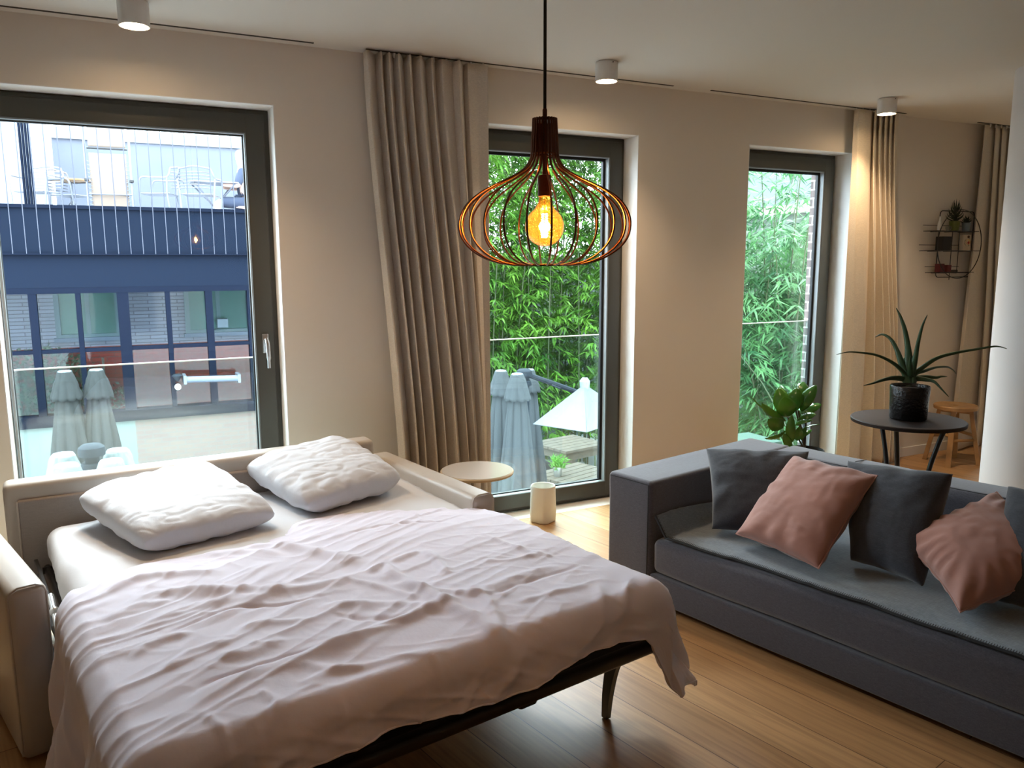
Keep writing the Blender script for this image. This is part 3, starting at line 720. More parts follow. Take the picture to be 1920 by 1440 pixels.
def grey_sofa():
    t = thing('sofa', 'long low charcoal fabric sofa facing the sofa bed', 'sofa', SO+L_*1.1+D_*.5)
    a = rounded('armrest', M_grey, t, -.262, -.0, -.0, 1.13, .03, .575, .022, 1, .004)
    q = MB(); q.tube([sp(-.245, -.001, .56), sp(-.135, -.0015, .562), sp(-.02, -.001, .56)], .002, 5); q.tube([sp(-.013, -.001, .05), sp(-.013, -.001, .56)], .002, 5)
    q.go('arm_seam', M_seam, a)
    rounded('base', M_grey, t, .003, SLEN, .0, 1.0, .028, .152, .010, 2, .002)
    c_ = rounded('seat_cushion', M_grey, t, .006, SLEN-.01, .004, .90, .156, .315, .034, 3, .008, crown=.03)
    bk = rounded('backrest', M_grey, t, -.0, SLEN+.1, .88, 1.13, .1, .585, .05, 4, .008)
    s2 = MB(); s2.tube([sp(x, .90, .583+N(x*3.1+4, .9*3.1, .57*3+4)*.004) for x in [i*.1 for i in range(24)]], .0018, 5)
    for x in (.42, 1.19): s2.tube([sp(x, .877, .5), sp(x, .90, .578), sp(x, 1.0, .590), sp(x, 1.1, .582)], .0018, 5)
    s2.go('back_seam', M_seam, bk)
    # loose seat cover with stitched hem
    nx, ny = 150, 50; vs = []; fs = []
    def topz(x, y): return .321+.030*(sin(pi*min(1, max(0, x/SLEN)))**.4)*(sin(pi*min(1, max(0, y/.9)))**.5)
    edge = []
    for j in range(ny+1):
        for i in range(nx+1):
            x = .015+(SLEN-.03)*i/nx
            y0 = .012+.020*sin(x*1.7+.3)+.012*N(x*3, 2)+.10*sstep(.9, 2.2, x)*0
            y = y0+(.87-y0)*j/ny
            z = topz(x, y)+.008+.006*N(x*4, y*4, 3)+.004*max(0, 1-abs(N(x*4+y*3, y*9, 6))*4)*sstep(.5, .0, y)
            if i < 4: z += .07*(1-i/4)*sstep(1.0, .1, abs(y-.0))+.02*(1-i/4); 
            vs.append(sp(x, y, z))
            if j == 0: edge.append(sp(x, y-.001, z))
    for j in range(ny):
        for i in range(nx): q_ = j*(nx+1)+i; fs.append((q_, q_+1, q_+nx+2, q_+nx+1))
    cv = build('seat_cover', vs, fs, M_greyseat, t); md = cv.modifiers.new('t', 'SOLIDIFY'); md.thickness = .006; cv['label'] = 'slate blue seat cover with stitched edge'
    sm(MB().tube(edge, .0055, 6).go('stitched_hem', M_seam, cv))
    st = MB()
    for i in range(0, nx, 1):
        for f in (0., .5):
            p = edge[i]*(1-f)+edge[min(nx, i+1)]*f; st.tube([p+Vector((0, 0, .006)), p+D_*.010+Vector((0, 0, .009))], .0013, 4)
    st.go('stitching', M_greycush, cv)
    for x, y in ((-.2, .06), (-.2, 1.05), (SLEN-.1, .06), (SLEN-.1, 1.05)):
        sm(MB().lathe([(.03, 0), (.03, .032)], sp(x, y, 0), 16).go('foot', M_black, t))
grey_sofa()
zt = .385
def far(px, py, P, L):
    d = ray(px, py).normalized(); w = CAM-P; b_ = w.dot(d); D = b_*b_-w.dot(w)+L*L
    tt = -b_+sqrt(D) if D > 0 else -b_
    return CAM+d*tt
# dark cushions
a0, a1 = onZ(1335, 992, zt-.01), onZ(1505, 1010, zt-.01)
cushion('throw_cushion', [a0, a1, far(1517, 846, a1, .42), far(1324, 841, a0, .42)], .16, M_greycush, 'dark grey cushion in the sofa corner behind the first pink cushion', 'cushion', bow=.06, wr=.007, seed=1.7, crease=9)
b0, b1 = onZ(1595, 1050, zt-.01), onZ(1730, 1100, zt-.01)
cushion('throw_cushion', [b0, b1, far(1787, 889, b1, .46), far(1590, 864, b0, .46)], .17, M_greycush, 'dark grey cushion between the two pink cushions', 'cushion', bow=.05, wr=.006, seed=8.2, crease=7)
c0, c1 = onZ(1850, 1120, zt), onZ(2060, 1190, zt)
cushion('throw_cushion', [c0, c1, far(2120, 960, c1, .46), far(1890, 912, c0, .46)], .16, M_greycush, 'dark grey cushion at the right picture edge behind the second pink cushion', 'cushion', bow=.05, wr=.006, seed=3.2, crease=7)
# pink cushions
p0, p1 = onZ(1380, 1001, zt+.015), onZ(1535, 1066, zt)
cushion('throw_cushion', [p0, p1, far(1645, 892, p1, .47), far(1489, 857, p0, .47)], .17, M_pink, 'dusty pink velvet cushion leaning at the left end of the grey sofa', 'cushion', bow=.05, wr=.007, seed=.4, crease=11, seam=.0035)
q0, q1 = onZ(1681, 1009, .50), onZ(1800, 1148, zt)
cushion('throw_cushion', [q0, q1, far(2045, 1075, q1, .47), far(1869, 922, q0, .45)], .19, M_pink, 'dusty pink velvet cushion at the right end of the grey sofa', 'cushion', bow=.10, wr=.0075, seed=6.1, crease=21, seam=.003, ex=2.2, pw=.5)

# ------------------------------------------------------------ small round side table (behind the sofa-bed arm)
def side_table():
    c = Vector((1.575, -.545, 0)); t = thing('side_table', 'small round side table between the beige armrest and the middle window', 'side table', c)
    z = .50
    sm(MB().lathe([(.17, z-.018), (.185, z-.016), (.188, z-.006), (.183, z-.001)], c, 64).go('rim', M_tableedge, t))
    sm(MB().lathe([(.180, z-.004), (.180, z+.0005), (.001, z+.0008)], c, 64).go('table_top', M_tabletop, t))
    sm(MB().lathe([(.13, 0), (.13, .012), (.03, .02), (.018, .05), (.018, z-.05), (.05, z-.018)], c, 40).go('pedestal', M_ceramic, t))
side_table()
# cream ceramic pot on the floor before the middle window
def floor_pot():
    c = Vector((2.205, -.095, 0)); n = 48; vs = []; fs = []
    prof = [(.058, 0), (.062, .004), (.066, .05), (.071, .11), (.074, .17), (.0745, .215), (.072, .222), (.068, .219), (.068, .16), (.064, .06), (.05, .02)]
    for r, z in prof:
        k = 1-sstep(0, .2, z)      # squarish foot blends to a round mouth
        for i in range(n):
            a = 2*pi*i/n; sq = 1/max(abs(cos(a)), abs(sin(a))); rr = r*(1+(min(sq, 1.22)-1)*k)*(1+.006*N(cos(a)*3, sin(a)*3, z*20))
            vs.append(c+Vector((rr*cos(a+.45), rr*sin(a+.45), z+.001)))
    for j in range(len(prof)-1):
        for i in range(n): fs.append((j*n+i, j*n+(i+1) % n, (j+1)*n+(i+1) % n, (j+1)*n+i))
    fs.append(tuple(reversed(range(n)))); fs.append(tuple((len(prof)-1)*n+i for i in range(n)))
    o = sm(build('ceramic_vase', vs, fs, M_ceramic), 50); tag(o, 'empty cream ceramic pot on the floor before the middle window', 'vase')
floor_pot()

# ------------------------------------------------------------ bistro table, aloe
TC = Vector((3.78, -1.32, 0)); TZ = .70
def bistro():
    t = thing('bistro_table', 'dark round metal bistro table behind the grey sofa', 'table', TC)
    sm(MB().lathe([(.272, TZ-.022), (.284, TZ-.020), (.286, TZ-.004), (.282, TZ), (.001, TZ)], TC, 72).go('table_top', M_bistro, t))
    az = [atan2(-.43, -.25)+radians(k) for k in (-38, 82, 202)]
    ends = []
    for a in az:
        d = Vector((cos(a), sin(a), 0))
        P = cubic([TC+d*.20+Vector((0, 0, TZ-.02)), TC+d*.165+Vector((0, 0, .58)), TC+d*.125+Vector((0, 0, .42)), TC+d*.115+Vector((0, 0, .30)), TC+d*.135+Vector((0, 0, .16)), TC+d*.20+Vector((0, 0, .012))], 5)
        sm(MB().tube(P, .0125, 10).go('leg', M_black, t)); ends.append(TC+d*.115+Vector((0, 0, .33)))
    b = MB()
    for i in range(3):
        A, B_ = ends[i], ends[(i+1) % 3]; mid = (A+B_)/2; mid = mid+(TC+Vector((0, 0, .33))-mid)*.45
        b.tube(cubic([A, mid, B_], 8), .008, 8)
    sm(b.go('stretcher', M_black, t))
    sm(MB().tube([TC+Vector((.21*cos(2*pi*i/40), .21*sin(2*pi*i/40), TZ-.028)) for i in range(40)], .008, 8, close=True).go('under_ring', M_black, t))
bistro()
def aloe():
    PD = (TC-CAM).dot(fw)
    pc = Vector((TC.x, TC.y, 0)); z0 = TZ+.001
    t = thing('potted_aloe', 'long-leaved aloe plant in black pot on the round bistro table', 'plant', (TC.x, TC.y, z0))
    R_ = .098
    sm(MB().lathe([(.086, z0), (.093, z0+.006), (.097, z0+.12), (.100, z0+.178), (.096, z0+.182), (.091, z0+.178), (.090, z0+.165)], pc, 48).go('pot', M_pot, t), 60)
    sm(MB().lathe([(.0905, z0+.16), (.001, z0+.172)], pc, 32).go('soil', M_soil, t))
    def leaf(pxs, off, w0, tip_off=0.):
        """spine traced in the picture, given its own depth offset that grows to the tip"""
        K = len(pxs); pts = []
        for i, (x, y) in enumerate(pxs):
            f = i/(K-1); pts.append(onD(x, y, PD+off*f**1.1+tip_off*f))
        pts.insert(0, Vector((pc.x, pc.y, z0+.155))+(pts[0]-Vector((pc.x, pc.y, pts[0].z)))*.6)
        P = cubic(pts, 7); n = len(P); vs = []; fs = []
        view = (pts[K//2]-CAM).normalized()
        for i, p in enumerate(P):
            f = i/(n-1); tg = (P[min(i+1, n-1)]-P[max(i-1, 0)]).normalized()
            side = tg.cross(view).normalized(); nr = side.cross(tg).normalized()
            w = w0*(1-f)**.75*(1+.25*sin(pi*min(1, f*2)))+.0012; th = w*.38+.001
            for a, b_ in ((-1, .18), (-.55, .75), (0, 1), (.55, .75), (1, .18), (.6, -.35), (0, -.55), (-.6, -.35)):
                vs.append(p+side*(w*a)-nr*(th*b_))
        for i in range(n-1):
            for k in range(8): fs.append((i*8+k, i*8+(k+1) % 8, i*8+8+(k+1) % 8, i*8+8+k))
        fs += [tuple(reversed(range(8))), tuple((n-1)*8+k for k in range(8))]
        build('leaf', vs, fs, M_aloe, t)
    c0 = (1705, 705)
    leaf([(1703, 712), (1704, 680), (1702, 650), (1697, 620), (1689, 595), (1680, 577)], .05, .024)
    leaf([(1708, 710), (1716, 672), (1722, 640), (1730, 610), (1739, 590)], -.05, .017)
    leaf([(1700, 708), (1690, 680), (1681, 655), (1670, 636), (1655, 627), (1641, 632)], .14, .018)
    leaf([(1698, 706), (1685, 689), (1665, 675), (1640, 665), (1612, 661), (1590, 660), (1568, 665)], -.05, .010)
    leaf([(1714, 703), (1735, 685), (1760, 670), (1795, 661), (1830, 655), (1860, 650), (1874, 650), (1888, 654)], -.10, .011)
    leaf([(1715, 703), (1735, 695), (1755, 689), (1775, 688), (1786, 693), (1793, 701)], .12, .009)
    leaf([(1696, 712), (1672, 709), (1650, 714), (1635, 719), (1619, 723)], -.13, .014)
    leaf([(1714, 712), (1735, 707), (1755, 708), (1765, 706), (1776, 706)], -.02, .014)
    leaf([(1716, 711), (1738, 712), (1752, 716), (1764, 728), (1779, 744)], -.12, .013)
    leaf([(1706, 712), (1707, 695), (1707, 680), (1707, 668)], -.07, .024)
    leaf([(1700, 712), (1697, 695), (1696, 683), (1695, 670)], .06, .018)
aloe()
# ------------------------------------------------------------ wooden stool
def stool():
    c = Vector((5.70, -.30, 0)); z = .455
    t = thing('wooden_stool', 'round honey-coloured wooden stool standing by the far curtain', 'stool', c)
    sm(MB().lathe([(.135, z-.034), (.150, z-.030), (.153, z-.008), (.147, z), (.10, z-.003), (.022, z-.004), (.018, z-.012), (.001, z-.012)], c, 48).go('seat', M_stoolwood, t))
    ft = []
    for k in range(4):
        a = radians(28+90*k); d = Vector((cos(a), sin(a), 0)); A = c+d*.105+Vector((0, 0, z-.03)); B_ = c+d*.185+Vector((0, 0, .001))
        s_ = Vector((-d.y, d.x, 0)); vs = []
        for p, w in ((A, .017), (B_, .019)):
            for x, y in ((-1, -1), (1, -1), (1, 1), (-1, 1)): vs.append(p+s_*(w*x)+d*(w*y*.8))
        b = MB().add(vs, [(0, 1, 5, 4), (1, 2, 6, 5), (2, 3, 7, 6), (3, 0, 4, 7), (3, 2, 1, 0), (4, 5, 6, 7)])
        b.go('leg', M_stoolwood, t); ft.append((A, B_))
    for k in range(4):
        f = .46 if k % 2 else .54
        A = ft[k][0]*(1-f)+ft[k][1]*f; B_ = ft[(k+1) % 4][0]*(1-f)+ft[(k+1) % 4][1]*f
        sm(MB().tube([A, B_], .012, 8).go('stretcher', M_stoolwood, t))
    b = MB()
    b.box(-.12, .12, -.016, .016, z-.062, z-.034, Matrix.Translation(c) @ Matrix.Rotation(radians(28), 4, 'Z')); b.box(-.12, .12, -.016, .016, z-.0615, z-.0345, Matrix.Translation(c) @ Matrix.Rotation(radians(118), 4, 'Z'))
    b.go('apron', M_stoolwood, t)
stool()
# ------------------------------------------------------------ rubber plant
def rubber_plant():
    c = Vector((4.03, -.40, 0))
    PD = (c+Vector((0, 0, .6))-CAM).dot(fw)
    t = thing('rubber_plant', 'glossy rubber plant in a dark pot before the narrow window', 'plant', c)
    sm(MB().lathe([(.085, .0), (.095, .01), (.112, .29), (.117, .305), (.110, .31), (.105, .295), (.103, .27)], c, 48).go('pot', mat('dark_plastic_pot', (.012, .011, .010), rough=.6), t), 60)
    sm(MB().lathe([(.1035, .265), (.001, .28)], c, 32).go('soil', M_soil, t))
    st = MB(); base = c+Vector((0, 0, .275))
    tops = [onD(1487, 745, PD), onD(1497, 770, PD-.04), onD(1473, 775, PD+.05)]
    for p in tops: st.tube(cubic([base+(p-c)*.05, (base+p)/2+Vector((.01, .01, 0)), p], 6), .006, 7)
    sm(st.go('stem', mat('stem_brown', (.06, .045, .02), rough=.7), t))
    def leaf(bx, by, tx, ty, w, dep, roll, mid=0.):
        A = onD(bx, by, PD+dep*.2); T_ = onD(tx, ty, PD+dep)
        ax = (T_-A); L = ax.length; ax.normalize(); view = (A-CAM).normalized()
        s0 = ax.cross(view).normalized(); nr = s0.cross(ax).normalized(); side = s0*cos(roll)+nr*sin(roll); nr = side.cross(ax)
        n = 14; m_ = 6; vs = []; fs = []
        for i in range(n+1):
            f = i/n; ww = w*(sin(pi*min(1, f*.97+.02))**.72)*(1-.12*f)
            if f > .93: ww *= (1-f)/.07*.7+.3*(1-f)/.07
            for k in range(-m_//2, m_//2+1):
                s = k/(m_/2); vs.append(A+ax*(L*f)+side*(ww*s)+nr*(abs(s)*ww*.28-L*.16*sin(pi*f)+mid*f*f+.004*sin(f*40)*abs(s)))
        q = m_+1
        for i in range(n):
            for k in range(m_): fs.append((i*q+k, i*q+k+1, (i+1)*q+k+1, (i+1)*q+k))
        o = build('leaf', vs, fs, M_rubber, t); md = o.modifiers.new('t', 'SOLIDIFY'); md.thickness = .0015
    px = lambda n_: n_*PD/FPX
    for a in [(1475, 780, 1459, 727, px(17), .05, .15), (1478, 782, 1470, 744, px(20), -.10, -.1), (1489, 770, 1495, 727, px(17), .0, .25), (1502, 770, 1531, 722, px(14), -.05, .4), (1500, 752, 1508, 716, px(15), .14, -.4),
              (1494, 755, 1493, 714, px(4), .10, 1.2), (1472, 790, 1428, 756, px(15), .0, .95), (1468, 775, 1408, 743, px(6), .06, 1.3), (1468, 803, 1440, 786, px(15), -.08, .2), (1497, 779, 1540, 758, px(14), -.02, .7),
              (1495, 787, 1530, 777, px(12), -.08, .8), (1490, 797, 1524, 788, px(8), -.10, .9), (1483, 830, 1485, 778, px(10), -.12, .2), (1500, 812, 1536, 796, px(4), -.06, 1.25), (1502, 825, 1512, 800, px(6), -.04, .3),
              (1475, 806, 1434, 822, px(8), -.06, 1.1), (1482, 840, 1470, 812, px(8), -.06, .2), (1495, 826, 1498, 800, px(9), -.08, -.3), (1486, 762, 1462, 722, px(10), .16, .6), (1505, 820, 1522, 806, px(5), .05, .5)]:
        leaf(*a)
rubber_plant()

# ------------------------------------------------------------ wire wall shelf
def wall_shelf():
    # circle frame and rectangle frame on the wall between the curtains
    def w(px, py, y=-.02): return onY(px, py, y)
    C = w(1797, 457, -.13)
    t = thing('wire_wall_shelf', 'black round wire wall shelf holding small plants', 'shelf', onY(1785, 455, -.005))
    # front circle radius from px: left 1759..1838 wide, 390..525 high
    cx = (w(1760, 455, -.13).x+w(1838, 455, -.13).x)/2; rx = (w(1838, 455, -.13).x-w(1760, 455, -.13).x)/2
    zt_, zb = w(1803, 390, -.13).z, w(1795, 525, -.13).z; cz, rz = (zt_+zb)/2, (zt_-zb)/2
    R_ = (rx+rz)/2
    sm(MB().tube([(cx+R_*cos(2*pi*i/64), -.13, cz+R_*sin(2*pi*i/64)) for i in range(64)], .0035, 7, close=True).go('ring_frame', M_black, t))
    x0, x1 = w(1761, 420, -.008).x, w(1825, 420, -.008).x; z0, z1 = w(1756, 520, -.008).z, w(1763, 395, -.008).z
    rc = .03; P = []
    for (ax, az_, a0) in ((x1-rc, z1-rc, 0), (x0+rc, z1-rc, 90), (x0+rc, z0+rc, 180), (x1-rc, z0+rc, 270)):
        for k in range(6): a = radians(a0+k*18); P.append((ax+rc*cos(a), -.010, az_+rc*sin(a)))
    sm(MB().tube(P, .0035, 7, close=True).go('back_frame', M_black, t))
    levels = []
    for (pl, pr, py1, py0) in (((1741), 1836, 433, 422), (1733, 1838, 470, 459), (1744, 1826, 511, 499)):
        zf = w(1790, py1, -.13).z; xl = w(pl+6, py1, -.13).x+.07; xr = w(pr, py1, -.13).x
        b = MB()
        for k in range(7):
            y = -.128+.118*k/6; b.tube([(xl, y, zf), (xr, y, zf)], .0025, 6)
        for k in range(3): x = xl+(xr-xl)*(k+.5)/3; b.tube([(x, -.128, zf-.004), (x, -.010, zf-.004)], .0025, 6)
        b.tube([(xl, -.128, zf), (xl, -.010, zf)], .003, 6); b.tube([(xr, -.128, zf), (xr, -.010, zf)], .003, 6)
        sm(b.go('wire_shelf', M_black, t)); levels.append((zf+.003, xl, xr))
        b = MB(); b.tube([(xl-.01, -.012, zf+.045), (xr-.02, -.012, zf+.045)], .0025, 6); sm(b.go('back_rail', M_black, t))
    b = MB()
    xm = w(1785, 450, -.07).x
    b.tube([(xm, -.07, levels[2][0]-.06), (xm, -.07, levels[0][0])], .003, 6); b.tube([(xm, -.128, levels[2][0]), (xm, -.128, levels[0][0])], .003, 6)
    sm(b.go('upright', M_black, t))
    return levels
LV = wall_shelf()
def mini_plant(x, y, z, rp, hp, potcol, n, L, lab, spread, seed):
    random.seed(seed)
    t = thing('potted_succulent', lab, 'plant', (x, y, z))
    sm(MB().lathe([(rp*.75, 0), (rp*.8, .002), (rp, hp), (rp*.9, hp), (rp*.88, hp-.006)], (x, y, z), 24).go('pot', potcol, t), 50)
    m = MATS.get('succulent_dark') or mat('succulent_dark', (.02, .035, .02), rough=.6)
    b = MB()
    for k in range(n):
        a = k*2.4; e = k/n; r = spread*(1-e*.75); hh = hp+L*(.25+.75*e)
        d = Vector((cos(a), sin(a), 0)); A = Vector((x, y, z+hp*.9+L*.55*e)); T_ = Vector((x, y, z+hh))+d*r; mid = (A+T_)/2+d*r*.25
        P = cubic([A, mid, T_], 4); b.tube(P, [max(.0006, .0065*(1-i/(len(P)-1))**.8) for i in range(len(P))], 5)
    sm(b.go('leaves', m, t))
pxs = lambda px, py: onY(px, py, -.07)
mini_plant(pxs(1789, 430).x, -.07, LV[0][0], .040, .075, mat('olive_pot', (.10, .12, .02), rough=.5), 34, .17, 'spiky succulent in olive green pot on the top wire shelf', .07, 3)
mini_plant(pxs(1811, 430).x, -.07, LV[0][0], .032, .065, mat('blue_grey_pot', (.16, .22, .27), rough=.5), 20, .06, 'low dark succulent in blue-grey pot on the top wire shelf', .045, 5)
def shelf_bits():
    x = pxs(1767, 465).x; b = MB().box(x-.045, x+.06, -.10, -.04, LV[1][0], LV[1][0]+.105, bev=.003); o = b.go('storage_box', mat('black_box', (.01, .01, .011), rough=.5)); tag(o, 'small black box on the middle wire shelf', 'box')
    x = pxs(1808, 465).x; t = thing('tin_canister', 'cream tin with a red and green rose picture on the middle wire shelf', 'tin', (x, -.07, LV[1][0]))
    sm(MB().lathe([(.040, 0), (.042, .003), (.042, .115), (.038, .122), (.001, .122)], (x, -.07, LV[1][0]), 32).go('can', mat('cream_tin', (.55, .47, .36), rough=.4), t), 50)
    def dot(name, m, dx, dz, r, lift):
        a0 = radians(-90)-radians(0); vs = []; n = 14; cx, cy, cz = x, -.07, LV[1][0]
        for i in range(n):
            a = 2*pi*i/n; s = dx+r*cos(a); zz = dz+r*sin(a)*1.1; an = -pi*.62+s/.042; vs.append((cx+(.0425+lift)*cos(an), cy+(.0425+lift)*sin(an), cz+zz))
        build(name, vs, [tuple(range(n))], m, t, False)
    dot('leaf_print', mat('print_green', (.05, .08, .02)), 0, .062, .028, 0); dot('flower_print', mat('print_yellow', (.6, .35, .10)), 0, .066, .020, .0004); dot('heart_print', mat('print_red', (.35, .02, .02)), .002, .060, .009, .0008)
    dot('label_band', mat('print_dark', (.06, .03, .02)), 0, .104, .010, .0002)
    x = pxs(1764, 425).x; t = thing('bottle', 'small white bottle at the left end of the top wire shelf', 'bottle', (x, -.06, LV[0][0]))
    sm(MB().lathe([(.014, 0), (.017, .02), (.016, .05), (.008, .075), (.006, .10)], (x, -.06, LV[0][0]), 20).go('body', mat('white_glaze', (.8, .8, .78), rough=.2), t)); sm(MB().lathe([(.007, .10), (.007, .108)], (x, -.06, LV[0][0]), 16).go('cap', M_white, t))
    x = pxs(1775, 428).x; o = sm(MB().lathe([(.018, 0), (.022, .03), (.021, .032), (.018, .004)], (x, -.085, LV[0][0]), 24).go('tealight_glass', glass('clear_glass', (.9, .92, .92), 2.5))); tag(o, 'small clear tealight glass on the top wire shelf', 'candle holder')
    x = pxs(1762, 505).x
    for k, (dx, w_, h, cc_, lab) in enumerate(((0, .055, .065, (.10, .012, .016), 'dark red box at the left of the bottom wire shelf'), (.085, .05, .055, (.14, .02, .02), 'brighter red box beside it on the bottom wire shelf'), (.155, .07, .018, (.05, .03, .02), 'flat brown box on the bottom wire shelf'))):
        o = MB().box(x+dx-w_/2, x+dx+w_/2, -.09, -.045, LV[2][0], LV[2][0]+h, bev=.003).go('small_box', mat('red_box_%s' % 'abc'[k], cc_, rough=.5)); tag(o, lab, 'box')
shelf_bits()

# ============================================================ OUTSIDE
GZ = -2.8
struct(MB().box(-40, 60, .6, 70, GZ-.2, GZ).go('ground', mat('pale_terrace_paving', (.26, .28, .28), rough=.8, var=(1.5, .08))), 'pale terrace paving a storey below')
# ---- building across the court
M_navy = mat('navy_steel', (.004, .007, .016), rough=.7, spec=.05)
M_navy2 = mat('navy_steel_beam', (.005, .009, .019), rough=.7, spec=.05)
M_wbrick = brick('long_pale_brick', (.17, .155, .175), (.22, .20, .23), (.08, .075, .09), .42, .055, .007)
M_rbrick = brick('red_brick', (.15, .014, .007), (.19, .026, .012), (.09, .035, .025), .21, .065, .007)
M_pale = mat('pale_rendered_wall', (.115, .125, .155), rough=.9, var=(3, .04))
M_whitewall = mat('white_coping', (.24, .25, .27), rough=.8)
M_greenglass = mat('green_reflecting_glass', (.025, .08, .06), rough=.3, coat=.1)
M_greenframe = mat('grey_green_frame', (.07, .10, .105), rough=.5)
M_facglass = glass('facade_glass', (.86, .92, .95), .35)
def building():
    t = thing('building', 'building across the court with navy steel front and roof terrace', 'building', (0, 8, GZ))
    MB().box(-8, 3.6, 8.0, 8.25, 1.22, 2.305).go('fascia', M_navy2, t)
    MB().box(-8, 3.6, 7.96, 8.3, 2.27, 2.315).go('parapet_cap', M_navy, t)
    MB().box(-8, 3.6, 7.985, 8.2, 1.16, 1.235).go('beam_lip', M_navy, t)
    for (x0, x1) in ((-2.75, -2.65), (-1.72, -1.66), (-1.053, -.957), (-.508, -.446), (-.010, .135), (.599, .661), (1.125, 1.218), (1.70, 1.80), (2.3, 2.37), (2.95, 3.1)):
        MB().box(x0, x1, 7.99, 8.12, -.62, 1.17).go('mullion', M_navy, t)
    MB().box(-8, 3.6, 8.0, 8.10, .365, .415).go('transom', M_navy, t)
    MB().box(-8, 3.6, 7.94, 8.16, -.62, -.47).go('sill_beam', M_navy, t)
    MB().box(-8, 3.6, 8.06, 8.066, -.45, 1.16).go('glazing', M_facglass, t)
    MB().box(-8, .10, 8.0, 8.15, GZ, -.62).go('lower_panel', mat('hazed_green_panel', (.15, .18, .17), rough=.6, var=(1.2, .06)), t)  # pale veil of haze is put into the panel colour
    MB().box(.10, 3.6, 8.0, 8.15, GZ, -.62).go('lower_brick', brick('hazed_red_brick', (.17, .11, .10), (.19, .13, .11), (.15, .13, .12), .21, .065, .007), t)  # brick colour paled to stand for the haze before it
    wb = MB().box(-8, 3.6, 9.5, 9.7, .28, 2.2).go('upper_brick_wall', M_wbrick, t)
    rb = MB().box(-8, 3.6, 9.49, 9.7, GZ, .30).go('lower_brick_wall', M_rbrick, t)
    for (x0, x1, z0, z1, m_) in ((-.86, .02, .50, 1.20, M_greenglass), (.94, 1.95, .50, 1.20, M_greenglass), (-2.6, -1.7, .50, 1.2, M_greenglass)):
        w = MB()
        w.box(x0, x1, 9.44, 9.50, z0-.05, z0); w.box(x0, x1, 9.44, 9.50, z1, z1+.05); w.box(x0, x0+.07, 9.44, 9.50, z0, z1); w.box(x1-.07, x1, 9.44, 9.50, z0, z1); w.box((x0+x1)/2-.03, (x0+x1)/2+.03, 9.45, 9.50, z0, z1)
        f = w.go('window', M_greenframe, t); MB().box(x0+.06, x1-.06, 9.47, 9.49, z0, z1).go('pane', m_, f)
        MB().box(x0-.03, x1+.03, 9.40, 9.52, z0-.11, z0-.05).go('window_sill', M_pale, t)
    MB().box(-8, 3.6, 8.25, 11.6, 2.0, 2.12).go('roof_deck', mat('roof_deck_white', (.3, .31, .34), rough=.8), t)
    MB().box(-.80, 4.6, 11.4, 11.6, 2.1, 3.62).go('roof_wall', M_pale, t)
    MB().box(-.80, 4.6, 11.36, 11.6, 3.62, 3.80).go('roof_wall_coping', M_whitewall, t)
    MB().box(-8, -.80, 10.2, 10.4, 2.1, 4.2).go('side_wall', M_whitewall, t)
    p = MB()
    for k in range(4): p.box(-.99+k*.034, -.965+k*.034, 8.02, 8.12, 2.3, 4.6, bev=.004)
    p.go('ribbed_post', M_navy, t)
building()
def railing():
    t = thing('wire_railing', 'row of thin vertical steel cables before the roof terrace', 'railing', (0, 7.9, 1.7))
    m = mat('steel_cable', (.035, .04, .06), rough=.5)
    x = -1.62
    while x < 2.2:
        MB().tube([(x, 7.92, 1.68), (x, 7.92, 4.4)], .0065, 5).go('cable', m, t); x += .1525
    MB().box(-1.7, 2.3, 7.90, 7.94, 4.4, 4.44).go('top_rail', m, t)
    MB().box(-1.7, 2.3, 7.915, 8.0, 1.67, 1.685).go('bottom_bracket', M_navy, t)
railing()
M_alu = mat('white_aluminium', (.15, .16, .19), rough=.35, metal=.2)
M_canvas = mat('beige_canvas', (.19, .145, .115), rough=.9)
def recliner():
    y = 9.0; A = lambda px, py: onY(px, py, y)
    t = thing('folding_recliner', 'upright folding recliner with beige canvas on the roof terrace', 'recliner', (A(203, 388).x, y, 2.12))
    xl, xr = A(162, 330).x, A(246, 330).x
    zt_, zb = A(203, 225).z, 2.13
    f = MB()
    for x in (xl, xr): f.tube([(x, y, zb), (x, y+.10, zt_)], .016, 8)
    f.tube([(xl, y+.02, A(200, 364).z), (xr, y+.02, A(200, 364).z)], .012, 8); f.tube([(xl, y+.10, zt_), (xr, y+.10, zt_)], .016, 8)
    sm(f.go('frame', M_alu, t))
    def panel(z0, z1, nm):
        n = 12; vs = []; fs = []
        for j in range(n+1):
            z = z0+(z1-z0)*j/n
            for i in range(n+1):
                s = i/n; vs.append((xl+.05+(xr-xl-.10)*s, y+.04+.03*sin(pi*s), z))
        for j in range(n):
            for i in range(n): q = j*(n+1)+i; fs.append((q, q+1, q+n+2, q+n+1))
        o = build(nm, vs, fs, M_canvas, t); md = o.modifiers.new('t', 'SOLIDIFY'); md.thickness = .01
    panel(zb+.1, A(200, 287).z, 'seat_canvas'); panel(A(200, 275).z, zt_-.03, 'back_canvas')
    MB().tube([(xl+.03, y-.01, A(200, 279).z), (xr-.03, y-.01, A(200, 279).z)], .014, 8).go('black_bar', M_black, t)
    for x, s in ((xl, -1), (xr, 1)): MB().box(x-.03, x+.03, y-.05, y+.05, A(200, 338).z-.02, A(200, 338).z+.015, bev=.005).go('armrest_joint', M_black, t)
    l = MB()      # lacing holes down both canvas edges
    for k in range(14):
        z = zb+.15+k*.055
        for x in (xl+.065, xr-.065): l.tube([(x, y+.03, z), (x+(-.045 if x < (xl+xr)/2 else .045), y+.02, z+.02)], .005, 5)
    l.go('lacing', M_alu, t)
recliner()
